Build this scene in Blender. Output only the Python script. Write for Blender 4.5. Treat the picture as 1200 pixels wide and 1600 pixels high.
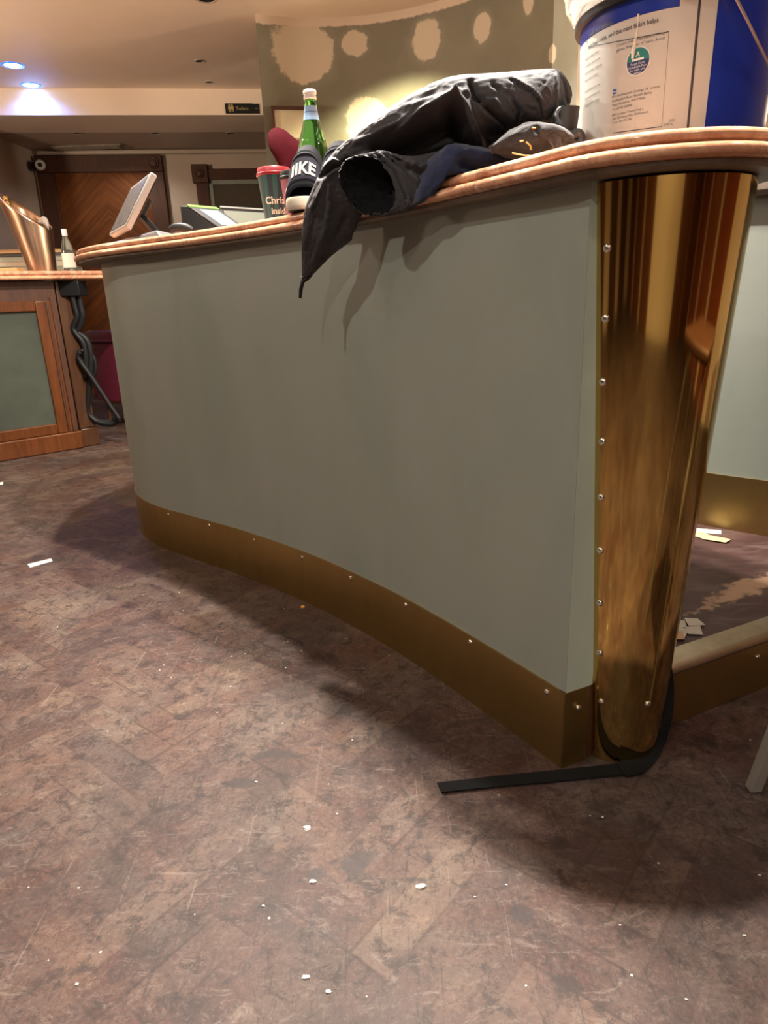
import bpy, bmesh, math, random
from mathutils import Vector, Matrix, noise
random.seed(7)
PI = math.pi
for o in list(bpy.data.objects):
    bpy.data.objects.remove(o)
S = bpy.context.scene
COL = S.collection

# ------------------------------------------------------------------ camera
F_PX, PITCH, ROLL, CAM_H = 1063.0, math.radians(17.6), math.radians(-2.25), 0.88
FW = Vector((0, math.cos(PITCH), -math.sin(PITCH)))
_up = Vector((0, math.sin(PITCH), math.cos(PITCH)))
RT = math.cos(ROLL) * Vector((1, 0, 0)) + math.sin(ROLL) * _up
UP = -math.sin(ROLL) * Vector((1, 0, 0)) + math.cos(ROLL) * _up
cd = bpy.data.cameras.new('camera')
cd.sensor_fit = 'HORIZONTAL'; cd.sensor_width = 36; cd.lens = F_PX * 36 / 1200
cd.clip_start = 0.02
cam = bpy.data.objects.new('camera', cd); COL.objects.link(cam)
m = Matrix((RT, UP, -FW)).transposed().to_4x4(); m.translation = (0, 0, CAM_H)
cam.matrix_world = m
S.camera = cam

# ------------------------------------------------------------------ world, exposure, lamps
w = bpy.data.worlds.new('world'); S.world = w; w.use_nodes = True
w.node_tree.nodes['Background'].inputs[0].default_value = (1.0, 0.86, 0.70, 1)
w.node_tree.nodes['Background'].inputs[1].default_value = 0.25
S.view_settings.view_transform = 'Standard'; S.view_settings.look = 'None'
S.view_settings.exposure = 1.14; S.view_settings.gamma = 1.0
S.view_settings.use_curve_mapping = False

CEIL = 2.52
WARM = (1.0, 0.93, 0.83)
def spot(x, y, z, power, angle=150, blend=0.6, col=WARM, r=0.03, aim=None):
    l = bpy.data.lights.new('spot_light', 'SPOT'); l.energy = power; l.color = col
    l.spot_size = math.radians(angle); l.spot_blend = blend; l.shadow_soft_size = r
    o = bpy.data.objects.new('spot_light', l); COL.objects.link(o); o.location = (x, y, z)
    if aim is not None:
        o.rotation_euler = (Vector(aim) - Vector((x, y, z))).to_track_quat('-Z', 'Y').to_euler()
    return o
def ceiling_area(x, y, sx, sy, power, col=WARM, z=CEIL - 0.02):
    l = bpy.data.lights.new('ceiling_lamp', 'AREA'); l.energy = power; l.color = col
    l.shape = 'RECTANGLE'; l.size = sx; l.size_y = sy
    o = bpy.data.objects.new('ceiling_lamp', l); COL.objects.link(o); o.location = (x, y, z)
    return o
# row of downlights above the counter
spot(0.46, 1.30, CEIL - 0.03, 215, 100, 0.8, aim=(-0.15, 0.35, 0))
spot(-0.17, 2.02, CEIL - 0.03, 170, 150)
spot(-0.80, 2.85, CEIL - 0.03, 150, 150)
# downlights over the open floor, plus one added behind the viewer
spot(-1.35, 0.75, CEIL - 0.03, 28, 150)
spot(-0.75, -0.75, CEIL - 0.03, 31, 150)
spot(0.85, -0.45, CEIL - 0.03, 8, 150)
spot(-2.3, 2.2, CEIL - 0.03, 7, 150)
spot(-0.2, -2.5, CEIL - 0.03, 50, 150)  # added unseen lamp, brightens the wall behind for the brass reflections
spot(1.5, 0.9, CEIL - 0.03, 10, 140)
# behind the bar: wall washer and passage
spot(0.10, 4.45, CEIL - 0.03, 165, 104, 0.9, (1.0, 0.88, 0.50))
spot(1.6, 4.3, CEIL - 0.05, 75, 100)
spot(-2.3, 7.0, 2.3, 7, 150)
# unseen uplights added by the side walls to brighten the ceiling
spot(-3.9, 3.0, 1.7, 170, 140, 1.0, (1.0, 0.78, 0.56), 0.1, (-2.6, 3.8, 2.52))
spot(-3.9, 4.6, 1.7, 22, 110, 1.0, (1.0, 0.78, 0.56), 0.1, (-3.3, 4.4, 2.52))
spot(2.8, 3.4, 1.7, 110, 140, 1.0, (1.0, 0.82, 0.62), 0.1, (1.4, 3.6, 2.52))

# ------------------------------------------------------------------ helpers
def ray(px, py):
    return FW + RT * ((px - 600) / F_PX) + UP * ((800 - py) / F_PX)
def at(px, py, y):
    d = ray(px, py); return Vector((0, 0, CAM_H)) + d * (y / d.y)
def onz(px, py, z=0.0):
    d = ray(px, py); return Vector((0, 0, CAM_H)) + d * ((z - CAM_H) / d.z)
def topx(p):
    d = Vector(p) - Vector((0, 0, CAM_H)); z = d.dot(FW)
    return 600 + F_PX * d.dot(RT) / z, 800 - F_PX * d.dot(UP) / z

def link(name, verts, faces, mat=None, parent=None, smooth=True, uvs=None, mats=None, fmi=None, sharp=40):
    me = bpy.data.meshes.new(name)
    me.from_pydata([tuple(v) for v in verts], [], faces)
    if uvs:
        ul = me.uv_layers.new(name='UVMap')
        for p in me.polygons:
            for li, vi in zip(p.loop_indices, p.vertices): ul.data[li].uv = uvs[vi]
    me.validate(); me.update()
    bm = bmesh.new(); bm.from_mesh(me)
    bmesh.ops.recalc_face_normals(bm, faces=bm.faces[:])
    bm.to_mesh(me); bm.free()
    o = bpy.data.objects.new(name, me); COL.objects.link(o)
    for mm in (mats or ([mat] if mat else [])): me.materials.append(mm)
    if fmi:
        for p, i in zip(me.polygons, fmi): p.material_index = i
    if smooth:
        for p in me.polygons: p.use_smooth = True
        if sharp: me.set_sharp_from_angle(angle=math.radians(sharp))
    if parent: o.parent = parent; o.matrix_parent_inverse = Matrix.Translation(-parent.location)
    return o
def thing(name, label, cat, loc=(0, 0, 0), group=None):
    o = bpy.data.objects.new(name, None); COL.objects.link(o); o.location = loc
    o.empty_display_size = 0.05
    return tag(o, label, cat, group)
def tag(o, label, cat, group=None):
    o['label'] = label; o['category'] = cat
    if group: o['group'] = group
    return o
def struct(o, label=None):
    o['kind'] = 'structure'
    if label: o['label'] = label
    return o

class MB:
    def __init__(s): s.v = []; s.f = []; s.m = []
    def add(s, v, f, mi=0):
        b = len(s.v); s.v += [Vector(a) for a in v]; s.f += [[b + i for i in q] for q in f]; s.m += [mi] * len(f); return s
    def box(s, o, X, Y, Z, mi=0):
        o, X, Y, Z = map(Vector, (o, X, Y, Z))
        v = [o, o + X, o + X + Y, o + Y, o + Z, o + X + Z, o + X + Y + Z, o + Y + Z]
        return s.add(v, [(0, 3, 2, 1), (4, 5, 6, 7), (0, 1, 5, 4), (1, 2, 6, 5), (2, 3, 7, 6), (3, 0, 4, 7)], mi)
    def aab(s, a, b, mi=0):
        return s.box(a, (b[0] - a[0], 0, 0), (0, b[1] - a[1], 0), (0, 0, b[2] - a[2]), mi)
    def prism(s, poly, z0, z1, mi=0):
        n = len(poly)
        v = [(p[0], p[1], z0) for p in poly] + [(p[0], p[1], z1) for p in poly]
        f = [tuple(range(n))[::-1], tuple(range(n, 2 * n))] + [(i, (i + 1) % n, n + (i + 1) % n, n + i) for i in range(n)]
        return s.add(v, f, mi)
    def lathe(s, prof, c=(0, 0, 0), n=32, mi=0, cap=True, axis=None):
        c = Vector(c); R = axis.to_track_quat('Z', 'Y').to_matrix() if axis is not None else Matrix.Identity(3)
        v = []; f = []
        for r, z in prof:
            for k in range(n):
                a = 2 * PI * k / n; v.append(c + R @ Vector((r * math.cos(a), r * math.sin(a), z)))
        for j in range(len(prof) - 1):
            for k in range(n):
                f.append((j * n + k, j * n + (k + 1) % n, (j + 1) * n + (k + 1) % n, (j + 1) * n + k))
        if cap:
            f.append(tuple(range(n))[::-1]); f.append(tuple(range((len(prof) - 1) * n, len(prof) * n)))
        return s.add(v, f, mi)
    def tube(s, pts, r, n=10, mi=0, closed=False):
        pts = [Vector(p) for p in pts]; v = []; f = []; prev = None
        for i, p in enumerate(pts):
            t = (pts[min(i + 1, len(pts) - 1)] - pts[max(i - 1, 0)]).normalized()
            a = Vector((0, 0, 1)) if abs(t.z) < .95 else Vector((1, 0, 0))
            x = t.cross(a).normalized() if prev is None else (prev - t * prev.dot(t)).normalized()
            prev = x; y = t.cross(x); rr = r[i] if isinstance(r, (list, tuple)) else r
            for k in range(n):
                an = 2 * PI * k / n; v.append(p + (x * math.cos(an) + y * math.sin(an)) * rr)
        for j in range(len(pts) - 1):
            for k in range(n):
                f.append((j * n + k, j * n + (k + 1) % n, (j + 1) * n + (k + 1) % n, (j + 1) * n + k))
        f.append(tuple(range(n))[::-1]); f.append(tuple(range((len(pts) - 1) * n, len(pts) * n)))
        return s.add(v, f, mi)
    def build(s, name, mat=None, parent=None, bevel=0, smooth=True, seg=2, sub=0, mats=None, sharp=40):
        o = link(name, s.v, s.f, mat, parent, smooth, mats=mats, fmi=s.m if mats else None, sharp=sharp)
        if bevel:
            md = o.modifiers.new('bevel', 'BEVEL'); md.width = bevel; md.segments = seg; md.limit_method = 'ANGLE'
            md.angle_limit = math.radians(35); md.harden_normals = False
        if sub:
            md = o.modifiers.new('sub', 'SUBSURF'); md.levels = sub; md.render_levels = sub
        return o
def catmull(pts, k=6, closed=False):
    pts = [tuple(p) for p in pts]; n = len(pts); out = []
    rng = range(n if closed else n - 1)
    for i in rng:
        if closed: p0, p1, p2, p3 = pts[i - 1], pts[i], pts[(i + 1) % n], pts[(i + 2) % n]
        else: p0, p1, p2, p3 = pts[max(i - 1, 0)], pts[i], pts[i + 1], pts[min(i + 2, n - 1)]
        for j in range(k):
            t = j / k
            out.append(tuple(0.5 * (2 * b + (c - a) * t + (2 * a - 5 * b + 4 * c - d) * t * t + (-a + 3 * b - 3 * c + d) * t ** 3)
                             for a, b, c, d in zip(p0, p1, p2, p3)))
    if not closed: out.append(pts[-1])
    return out

# ------------------------------------------------------------------ materials
def mat(name, col, rough=0.5, metal=0.0, spec=0.5, **kw):
    m_ = bpy.data.materials.new(name); m_.use_nodes = True
    nt = m_.node_tree; b = nt.nodes['Principled BSDF']
    b.inputs['Base Color'].default_value = (*col, 1); b.inputs['Roughness'].default_value = rough
    b.inputs['Metallic'].default_value = metal; b.inputs['Specular IOR Level'].default_value = spec
    for k, v in kw.items(): b.inputs[k].default_value = v
    return m_
class NT:
    def __init__(s, m_): s.t = m_.node_tree; s.b = s.t.nodes['Principled BSDF']
    def n(s, typ, **kw):
        x = s.t.nodes.new(typ)
        for k, v in kw.items(): setattr(x, k, v)
        return x
    def l(s, a, b): s.t.links.new(a, b)
    def coord(s, which='Object', scale=(1, 1, 1), rot=(0, 0, 0)):
        tc = s.n('ShaderNodeTexCoord'); mp = s.n('ShaderNodeMapping')
        mp.inputs['Scale'].default_value = scale; mp.inputs['Rotation'].default_value = rot
        s.l(tc.outputs[which], mp.inputs[0]); return mp.outputs[0]
    def noise(s, vec, scale, detail=4, rough=.55, dist=0):
        x = s.n('ShaderNodeTexNoise'); x.inputs['Scale'].default_value = scale; x.inputs['Detail'].default_value = detail
        x.inputs['Roughness'].default_value = rough; x.inputs['Distortion'].default_value = dist
        if vec is not None: s.l(vec, x.inputs['Vector'])
        return x.outputs['Fac']
    def ramp(s, fac, stops, interp='LINEAR'):
        x = s.n('ShaderNodeValToRGB'); r = x.color_ramp; r.interpolation = interp
        while len(r.elements) < len(stops): r.elements.new(0.5)
        for e, (p, c) in zip(r.elements, stops):
            e.position = p; e.color = (c, c, c, 1) if isinstance(c, (int, float)) else (*c, 1)
        s.l(fac, x.inputs[0]); return x.outputs[0]
    def mix(s, fac, a, b, mode='MIX'):
        x = s.n('ShaderNodeMix', data_type='RGBA', blend_type=mode)
        for i, v in ((0, fac), (6, a), (7, b)):
            if hasattr(v, 'is_linked') or hasattr(v, 'links'): s.l(v, x.inputs[i])
            elif isinstance(v, (int, float)): x.inputs[i].default_value = v if i == 0 else (v, v, v, 1)
            else: x.inputs[i].default_value = (*v, 1)
        return x.outputs[2]
    def math(s, op, a, b=None, c=None):
        x = s.n('ShaderNodeMath', operation=op)
        for i, v in enumerate((a, b, c)):
            if v is None: continue
            if hasattr(v, 'links'): s.l(v, x.inputs[i])
            else: x.inputs[i].default_value = v
        return x.outputs[0]
    def bump(s, h, strength=.2, dist=.01):
        x = s.n('ShaderNodeBump'); x.inputs['Strength'].default_value = strength; x.inputs['Distance'].default_value = dist
        s.l(h, x.inputs['Height']); s.l(x.outputs[0], s.b.inputs['Normal'])
    def base(s, c): s.l(c, s.b.inputs['Base Color'])
    def rough(s, c): s.l(c, s.b.inputs['Roughness'])

M = {}
# floor parquet: UV in metres inside each plank, attribute 'tone' per plank
PW, PL = 0.0675, 0.27
def floor_mat():
    m_ = mat('parquet', (.15, .08, .06), .5, spec=.22); t = NT(m_)
    P = t.coord('Object')
    at_ = t.n('ShaderNodeAttribute', attribute_name='tone').outputs['Fac']
    uv = t.n('ShaderNodeUVMap', uv_map='UVMap').outputs[0]
    sp = t.n('ShaderNodeSeparateXYZ'); t.l(uv, sp.inputs[0]); u, v = sp.outputs[0], sp.outputs[1]
    ed = t.math('MINIMUM', t.math('MINIMUM', u, t.math('SUBTRACT', PL, u)), t.math('MINIMUM', v, t.math('SUBTRACT', PW, v)))
    gap = t.ramp(ed, [(0.0, 1), (0.0012, 0)])
    gapn = t.math('MULTIPLY', gap, t.ramp(t.noise(P, 5, 3), [(.44, 0.05), (.62, .65)]))
    # stain and varnish: dark oxblood where it survives, worn to pale wood
    wear = t.noise(P, 1.7, 6, .62, .4)
    wear2 = t.noise(P, 9, 6, .7, .6)
    mp = t.n('ShaderNodeMapping'); mp.inputs['Scale'].default_value = (9, 55, 1); t.l(uv, mp.inputs[0])
    grain = t.noise(mp.outputs[0], 1.0, 5, .65, .3)
    f = t.math('ADD', t.math('MULTIPLY', wear, .85), t.math('MULTIPLY', wear2, .45))
    f = t.math('ADD', f, t.math('MULTIPLY', t.math('SUBTRACT', at_, .5), .20))
    f = t.math('ADD', f, t.math('MULTIPLY', t.math('SUBTRACT', grain, .5), .22))
    c = t.ramp(f, [(.46, (.032, .012, .010)), (.58, (.060, .027, .021)), (.72, (.092, .050, .037)), (.84, (.125, .078, .054)), (1.0, (.24, .15, .092))])
    # grey dusty haze
    haze = t.ramp(t.noise(P, 3.1, 8, .72, .9), [(.40, 0), (.66, .55)])
    c = t.mix(haze, c, (.092, .080, .070))
    grit = t.noise(P, 130, 5, .75)
    c = t.mix(t.ramp(grit, [(.52, 0), (.72, .40)]), c, (.15, .128, .110))
    c = t.mix(t.ramp(grit, [(.30, .55), (.46, 0)]), c, (.022, .015, .013))
    # scuffs, long directional scratches
    sc1 = t.noise(t.coord('Object', (26, 4, 1), (0, 0, math.radians(-52))), 1, 8, .8, 2.2)
    c = t.mix(t.ramp(sc1, [(.54, 0), (.66, .65)]), c, (.018, .014, .014))
    sc2 = t.noise(t.coord('Object', (90, 4, 1), (0, 0, math.radians(-48))), 1, 5, .7, .5)
    c = t.mix(t.ramp(sc2, [(.62, 0), (.72, .4)]), c, (.26, .21, .18))
    sc3 = t.noise(t.coord('Object', (4, 120, 1), (0, 0, math.radians(-40))), 1, 5, .7, .4)
    c = t.mix(t.ramp(sc3, [(.67, 0), (.75, .35)]), c, (.30, .25, .22))
    dk = t.noise(P, 22, 8, .8, .5)
    c = t.mix(t.ramp(dk, [(.51, 0), (.60, .75)]), c, (.022, .015, .014))
    dk2 = t.noise(P, 55, 8, .85, 1.0)
    c = t.mix(t.ramp(dk2, [(.54, 0), (.62, .6)]), c, (.020, .014, .013))
    lt = t.noise(t.coord('Object', (12, 30, 1), (0, 0, math.radians(-38))), 1, 9, .85, 1.5)
    c = t.mix(t.ramp(lt, [(.54, 0), (.66, .5)]), c, (.21, .165, .135))
    pat = t.noise(P, 3.6, 7, .7, .8)
    c = t.mix(t.ramp(pat, [(.52, 0), (.62, .5)]), c, (.030, .020, .019))
    spp = t.n('ShaderNodeSeparateXYZ'); t.l(P, spp.inputs[0])
    for (px, py, rx, ry) in ((670, 1340, 14, 40), (655, 1375, 30, 10), (560, 1345, 26, 16), (492, 1365, 16, 9), (655, 1300, 12, 20), (815, 1430, 18, 10), (375, 1225, 40, 10), (420, 1180, 60, 9)):
        g_ = onz(px, py); sc_ = (g_ - onz(px + 10, py)).length / 10
        e_ = t.math('SQRT', t.math('ADD', t.math('POWER', t.math('DIVIDE', t.math('SUBTRACT', spp.outputs[0], g_.x), rx * sc_), 2), t.math('POWER', t.math('DIVIDE', t.math('SUBTRACT', spp.outputs[1], g_.y), ry * sc_ * 1.3), 2)))
        e_ = t.math('ADD', e_, t.math('MULTIPLY', t.math('SUBTRACT', wear2, .5), 5.0))
        c = t.mix(t.ramp(e_, [(.55, .7), (1.0, 0)]), c, (.030, .024, .024))
    c = t.mix(gapn, c, (.025, .015, .012))
    vo = t.n('ShaderNodeTexVoronoi'); vo.inputs['Scale'].default_value = 26; t.l(P, vo.inputs['Vector'])
    sx = t.n('ShaderNodeSeparateColor'); t.l(vo.outputs['Color'], sx.inputs[0])
    dot = t.math('MULTIPLY', t.math('LESS_THAN', vo.outputs['Distance'], .055), t.math('GREATER_THAN', sx.outputs[0], .72))
    c = t.mix(dot, c, (.34, .31, .28))
    t.base(c)
    t.rough(t.ramp(t.math('ADD', t.math('MULTIPLY', haze, .6), t.math('MULTIPLY', wear2, .5)), [(.1, .42), (.7, .66)]))
    t.bump(t.math('SUBTRACT', t.math('ADD', t.math('MULTIPLY', dk, .3), t.math('MULTIPLY', grain, .3)), t.math('MULTIPLY', gapn, .3)), .25, .0015)
    return m_
M['floor'] = floor_mat()
def floor2_mat():
    m_ = mat('worn_boards', (.15, .08, .06), .5, spec=.35); t = NT(m_); P = t.coord('Object')
    w1 = t.noise(P, 3, 7, .65, .5)
    c = t.ramp(w1, [(.35, (.045, .020, .020)), (.55, (.085, .042, .040)), (.75, (.15, .09, .08))])
    c = t.mix(t.ramp(t.noise(t.coord('Object', (6, 22, 1), (0, 0, .5)), 1, 7, .7, .8), [(.5, 0), (.72, .5)]), c, (.20, .16, .145))
    # bare scraped strip parallel to the nosing
    pp = t.n('ShaderNodeSeparateXYZ'); mp = t.n('ShaderNodeMapping'); mp.inputs['Location'].default_value = (0, 0, 0)
    tc = t.n('ShaderNodeTexCoord'); sub = t.n('ShaderNodeVectorMath', operation='SUBTRACT'); sub.inputs[1].default_value = (.90, 1.56, 0)
    t.l(tc.outputs['Object'], sub.inputs[0]); mp.inputs['Rotation'].default_value = (0, 0, math.radians(-33)); t.l(sub.outputs[0], mp.inputs[0]); t.l(mp.outputs[0], pp.inputs[0])
    d = t.math('ADD', t.math('ABSOLUTE', t.math('MULTIPLY', pp.outputs[1], 1.0)), t.math('MULTIPLY', t.math('ABSOLUTE', pp.outputs[0]), .16))
    d = t.math('ADD', d, t.math('MULTIPLY', t.math('SUBTRACT', t.noise(P, 28, 6, .7), .5), .11))
    c = t.mix(t.ramp(d, [(.028, 1), (.042, 0)]), c, (.42, .27, .18))
    t.base(c); t.bump(w1, .2, .003)
    return m_
M['floor2'] = floor2_mat()

def paint(name, col, var=.08, rough=.55, sc=3.0, bump=.06, spec=.35):
    m_ = mat(name, col, rough, spec=spec); t = NT(m_); P = t.coord('Object')
    n1 = t.noise(P, sc, 6, .6, .4)
    lo = tuple(c * (1 - var) for c in col); hi = tuple(min(1, c * (1 + var)) for c in col)
    t.base(t.ramp(n1, [(.35, lo), (.68, hi)])); t.bump(t.noise(P, 90, 4), bump, .002)
    return m_
M['cream'] = paint('cream_paint', (.66, .56, .45), .04)
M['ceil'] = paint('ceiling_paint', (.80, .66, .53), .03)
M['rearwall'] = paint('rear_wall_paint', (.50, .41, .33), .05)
M['ply'] = paint('filler', (.60, .55, .46), .05)
def panel_mat():
    m_ = mat('sage_grey_paint', (.17, .18, .145), .42, spec=.4); t = NT(m_); P = t.coord('Object', (1, 1, .35))
    n1 = t.noise(P, 4.5, 6, .6, .5)
    c = t.ramp(n1, [(.34, (.245, .272, .232)), (.5, (.270, .292, .252)), (.68, (.292, .304, .270))])
    s = t.noise(t.coord('Object', (1, 1, 1)), 16, 8, .8, .3)
    c = t.mix(t.ramp(s, [(.66, 0), (.74, .35)]), c, (.13, .12, .11))
    t.base(c); t.rough(t.ramp(n1, [(.3, .36), (.7, .52)])); t.bump(t.noise(P, 60, 4), .06, .002)
    return m_
M['panel'] = panel_mat()
M['panel_lit_side'] = paint('sage_grey_lit_side', (.46, .54, .45), .10)  # panel paint lightened, light on the return face put into the colour

def brass(name, tarn=.5, rough=(.10, .22), dark=(.20, .11, .035), lit=(.78, .50, .17), scale=2.2):
    m_ = mat(name, lit, rough[0], 1.0); t = NT(m_); P = t.coord('Object', (1, 1, .5))
    n1 = t.noise(P, scale, 3, .55, .1); n2 = t.noise(P, 22, 3, .6, 0)
    f = t.math('ADD', t.math('MULTIPLY', n1, .8), t.math('MULTIPLY', n2, .25))
    t.base(t.ramp(f, [(.52 - .25 * tarn, lit), (.52 + .3 * (1.2 - tarn), dark)]))
    t.rough(t.ramp(f, [(.35, rough[0]), (.75, rough[1])]))
    return m_
M['brass_col'] = brass('polished_brass', .0, (.06, .10), dark=(.58, .39, .13), lit=(.68, .47, .165), scale=1.0)
M['brass_skirt'] = brass('tarnished_brass', .4, (.34, .44), dark=(.36, .25, .095), lit=(.50, .36, .14), scale=1.2)
M['nosing'] = brass('worn_nickel_brass', .5, (.28, .45), dark=(.34, .27, .17), lit=(.62, .54, .42))
M['rivet'] = mat('nickel_screw', (.82, .78, .72), .22, 1.0)

def marble():
    m_ = mat('salmon_marble', (.75, .4, .25), .16, spec=.5); t = NT(m_); P = t.coord('Object')
    n1 = t.noise(P, 7, 8, .65, 1.2)
    c = t.ramp(n1, [(.32, (.78, .45, .28)), (.47, (.72, .39, .23)), (.56, (.56, .26, .15)), (.66, (.80, .52, .36))])
    c = t.mix(t.ramp(t.noise(P, 60, 6, .7, .6), [(.52, 0), (.70, .4)]), c, (.40, .17, .10))
    v = t.noise(P, 16, 8, .75, 2.4)
    vein = t.ramp(t.math('ABSOLUTE', t.math('SUBTRACT', v, .5)), [(0.0, 1), (.022, 0)])
    vein = t.math('MULTIPLY', vein, t.ramp(t.noise(P, 5, 3), [(.44, 0), (.56, .95)]))
    c = t.mix(vein, c, (.13, .035, .03))
    t.base(c); return m_
M['marble'] = marble()
M['under'] = paint('grimy_underlay', (.20, .155, .115), .25, .5, 14)
M['black'] = mat('black_plastic', (.010, .010, .011), .5, spec=.3)
M['rubber'] = mat('black_webbing', (.006, .006, .006), .85, spec=.2)
def wood(name, a, b, rough=.32, scale=(2, 2, 18), sc=2.0):
    m_ = mat(name, a, rough); t = NT(m_)
    n1 = t.noise(t.coord('Object', scale), sc, 6, .6, 1.2)
    t.base(t.ramp(n1, [(.32, a), (.68, b)])); return m_
M['oak'] = wood('honey_oak', (.075, .022, .006), (.145, .043, .011), scale=(18, 18, 1.5))
M['dwood'] = wood('dark_mahogany', (.042, .012, .004), (.080, .024, .007), .6, scale=(14, 14, 1.5))
def chevron():
    m_ = mat('chevron_veneer', (.3, .12, .04), .6, spec=.25); t = NT(m_)
    tc = t.n('ShaderNodeTexCoord'); sp = t.n('ShaderNodeSeparateXYZ'); t.l(tc.outputs['Object'], sp.inputs[0])
    ax = t.math('ABSOLUTE', t.math('ADD', sp.outputs[0], 2.63))
    d = t.math('SUBTRACT', sp.outputs[2], t.math('MULTIPLY', ax, -.95))
    cb = t.n('ShaderNodeCombineXYZ'); t.l(t.math('MULTIPLY', d, 10), cb.inputs[0]); t.l(t.math('MULTIPLY', ax, 1.0), cb.inputs[1])
    n1 = t.noise(cb.outputs[0], 1.6, 6, .6, .4)
    t.base(t.ramp(n1, [(.35, (.085, .024, .003)), (.55, (.15, .045, .007)), (.7, (.20, .062, .010))])); return m_
M['chevron'] = chevron()
M['redwood'] = wood('red_mahogany', (.16, .035, .012), (.24, .060, .02), scale=(14, 14, 1.5))

def fabric(name, col, rough=.75, fib=700, sheen=.2, spec=.25, var=.2):
    m_ = mat(name, col, rough, spec=spec); t = NT(m_); P = t.coord('Object')
    m_.node_tree.nodes['Principled BSDF'].inputs['Sheen Weight'].default_value = sheen
    n1 = t.noise(P, fib, 2)
    lo = tuple(c * (1 - var) for c in col); hi = tuple(min(1, c * (1 + var)) for c in col)
    t.base(t.ramp(t.noise(P, fib * .4, 3), [(.3, lo), (.7, hi)])); t.bump(n1, .12, .001); return m_
M['jacket'] = fabric('black_jacket_nylon', (.056, .053, .058), .62, 900, .05, .22)
M['jeans'] = fabric('charcoal_denim', (.035, .032, .034), .85, 800, .3, .2, .5)
M['navy'] = fabric('navy_cotton', (.018, .028, .075), .85, 700, .3)
M['velvet'] = fabric('crimson_velvet', (.030, .0012, .003), .9, 500, 0, .08)
M['burg'] = fabric('burgundy_leatherette', (.10, .010, .024), .42, 300, 0, .5)
M['blackfoam'] = fabric('black_foam', (.008, .008, .012), .8, 500, 0, .15)

# ------------------------------------------------------------------ floor
def build_floor():
    ang = math.radians(51); ca, sa = math.cos(ang), math.sin(ang)
    V = []; Fc = []; UV = []; T = []
    ox, oy = 0.05, 0.02
    def plank(x, y, lx, ly, rnd):
        pts = [(x, y), (x + lx, y), (x + lx, y + ly), (x, y + ly)]
        W = [(px * ca - py * sa + ox, px * sa + py * ca + oy) for px, py in pts]
        cx = sum(p[0] for p in W) / 4; cy = sum(p[1] for p in W) / 4
        if not (-4.75 < cx < 3.3 and -3.2 < cy < 8.1): return
        b = len(V); V.extend([(p[0], p[1], 0) for p in W])
        if lx > ly: uv = [(0, 0), (PL, 0), (PL, PW), (0, PW)]
        else: uv = [(0, PW), (0, 0), (PL, 0), (PL, PW)]
        UV.extend(uv); Fc.append((b, b + 1, b + 2, b + 3)); T.append(rnd)
    rr = random.Random(3)
    for i in range(-90, 220):
        for j in range(-30, 30):
            x0 = i * PW + j * PL; y0 = i * PW - j * PL
            plank(x0, y0, PL, PW, rr.random()); plank(x0 + PL, y0 + PW - PL, PW, PL, rr.random())
    me = bpy.data.meshes.new('floor'); me.from_pydata(V, [], Fc)
    ul = me.uv_layers.new(name='UVMap')
    for p in me.polygons:
        for li, vi in zip(p.loop_indices, p.vertices): ul.data[li].uv = UV[vi]
    a = me.attributes.new('tone', 'FLOAT', 'FACE')
    for i, tv in enumerate(T): a.data[i].value = tv
    me.materials.append(M['floor']); me.update()
    bm = bmesh.new(); bm.from_mesh(me)
    for f_ in bm.faces:
        if f_.normal.z < 0: f_.normal_flip()
    bm.to_mesh(me); bm.free()
    o = bpy.data.objects.new('floor', me); COL.objects.link(o); struct(o)
build_floor()

# ------------------------------------------------------------------ room shell
def line_y(D0, x, k=.15): return D0 + k * x          # rear planes are slightly skewed to the view
# main ceiling
b = MB(); b.prism([(-4.7, -3.1), (3.3, -3.1), (3.3, line_y(6.47, 3.3)), (-4.7, line_y(6.47, -4.7))], CEIL, CEIL + .1)
struct(b.build('ceiling', M['ceil'], smooth=False))
b = MB(); b.prism([(-4.7, line_y(6.45, -4.7)), (3.3, line_y(6.45, 3.3)), (3.3, line_y(7.05, 3.3)), (-4.7, line_y(7.05, -4.7))], 2.333, CEIL + .1)
struct(b.build('trim_1', M['ceil'], smooth=False), 'cream ceiling beam crossing the room in front of the doors')
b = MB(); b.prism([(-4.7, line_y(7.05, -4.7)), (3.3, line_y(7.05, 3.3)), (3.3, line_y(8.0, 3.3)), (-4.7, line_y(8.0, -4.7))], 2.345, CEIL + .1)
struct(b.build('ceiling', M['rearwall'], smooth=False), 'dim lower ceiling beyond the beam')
b = MB(); b.prism([(-4.7, line_y(7.85, -4.7)), (3.3, line_y(7.85, 3.3)), (3.3, line_y(8.0, 3.3)), (-4.7, line_y(8.0, -4.7))], 0, 2.35)
struct(b.build('wall_rear', M['rearwall'], smooth=False))
b = MB(); b.tube([(-3.2, line_y(7.83, -3.2) - .02, 2.318), (-.3, line_y(7.83, -.3) - .02, 2.318)], .022)
struct(b.build('trim_2', M['rearwall']), 'cream painted pipe running above the dark double door')
b = MB(); b.prism([(-4.7, -3.1), (-4.55, -3.1), (-4.55, 5.65), (-4.7, 5.65)], 0, CEIL)
b.prism([(-4.7, 5.6), (-3.27, 5.8), (-3.27, 7.5), (-4.7, 7.4)], 0, CEIL)
struct(b.build('wall_left', M['rearwall'], smooth=False))
b = MB(); b.aab((3.2, -3.1, 0), (3.3, 8.4, CEIL)); struct(b.build('wall_right', M['cream'], smooth=False))
b = MB(); b.aab((-4.7, -3.2, 0), (3.3, -3.1, CEIL)); struct(b.build('wall_front', M['cream'], smooth=False))
b = MB(); b.aab((1.17, 4.75, 0), (3.2, 4.85, CEIL)); struct(b.build('wall_passage', M['cream'], smooth=False), 'bright cream wall seen past the end of the grey wall')
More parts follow.
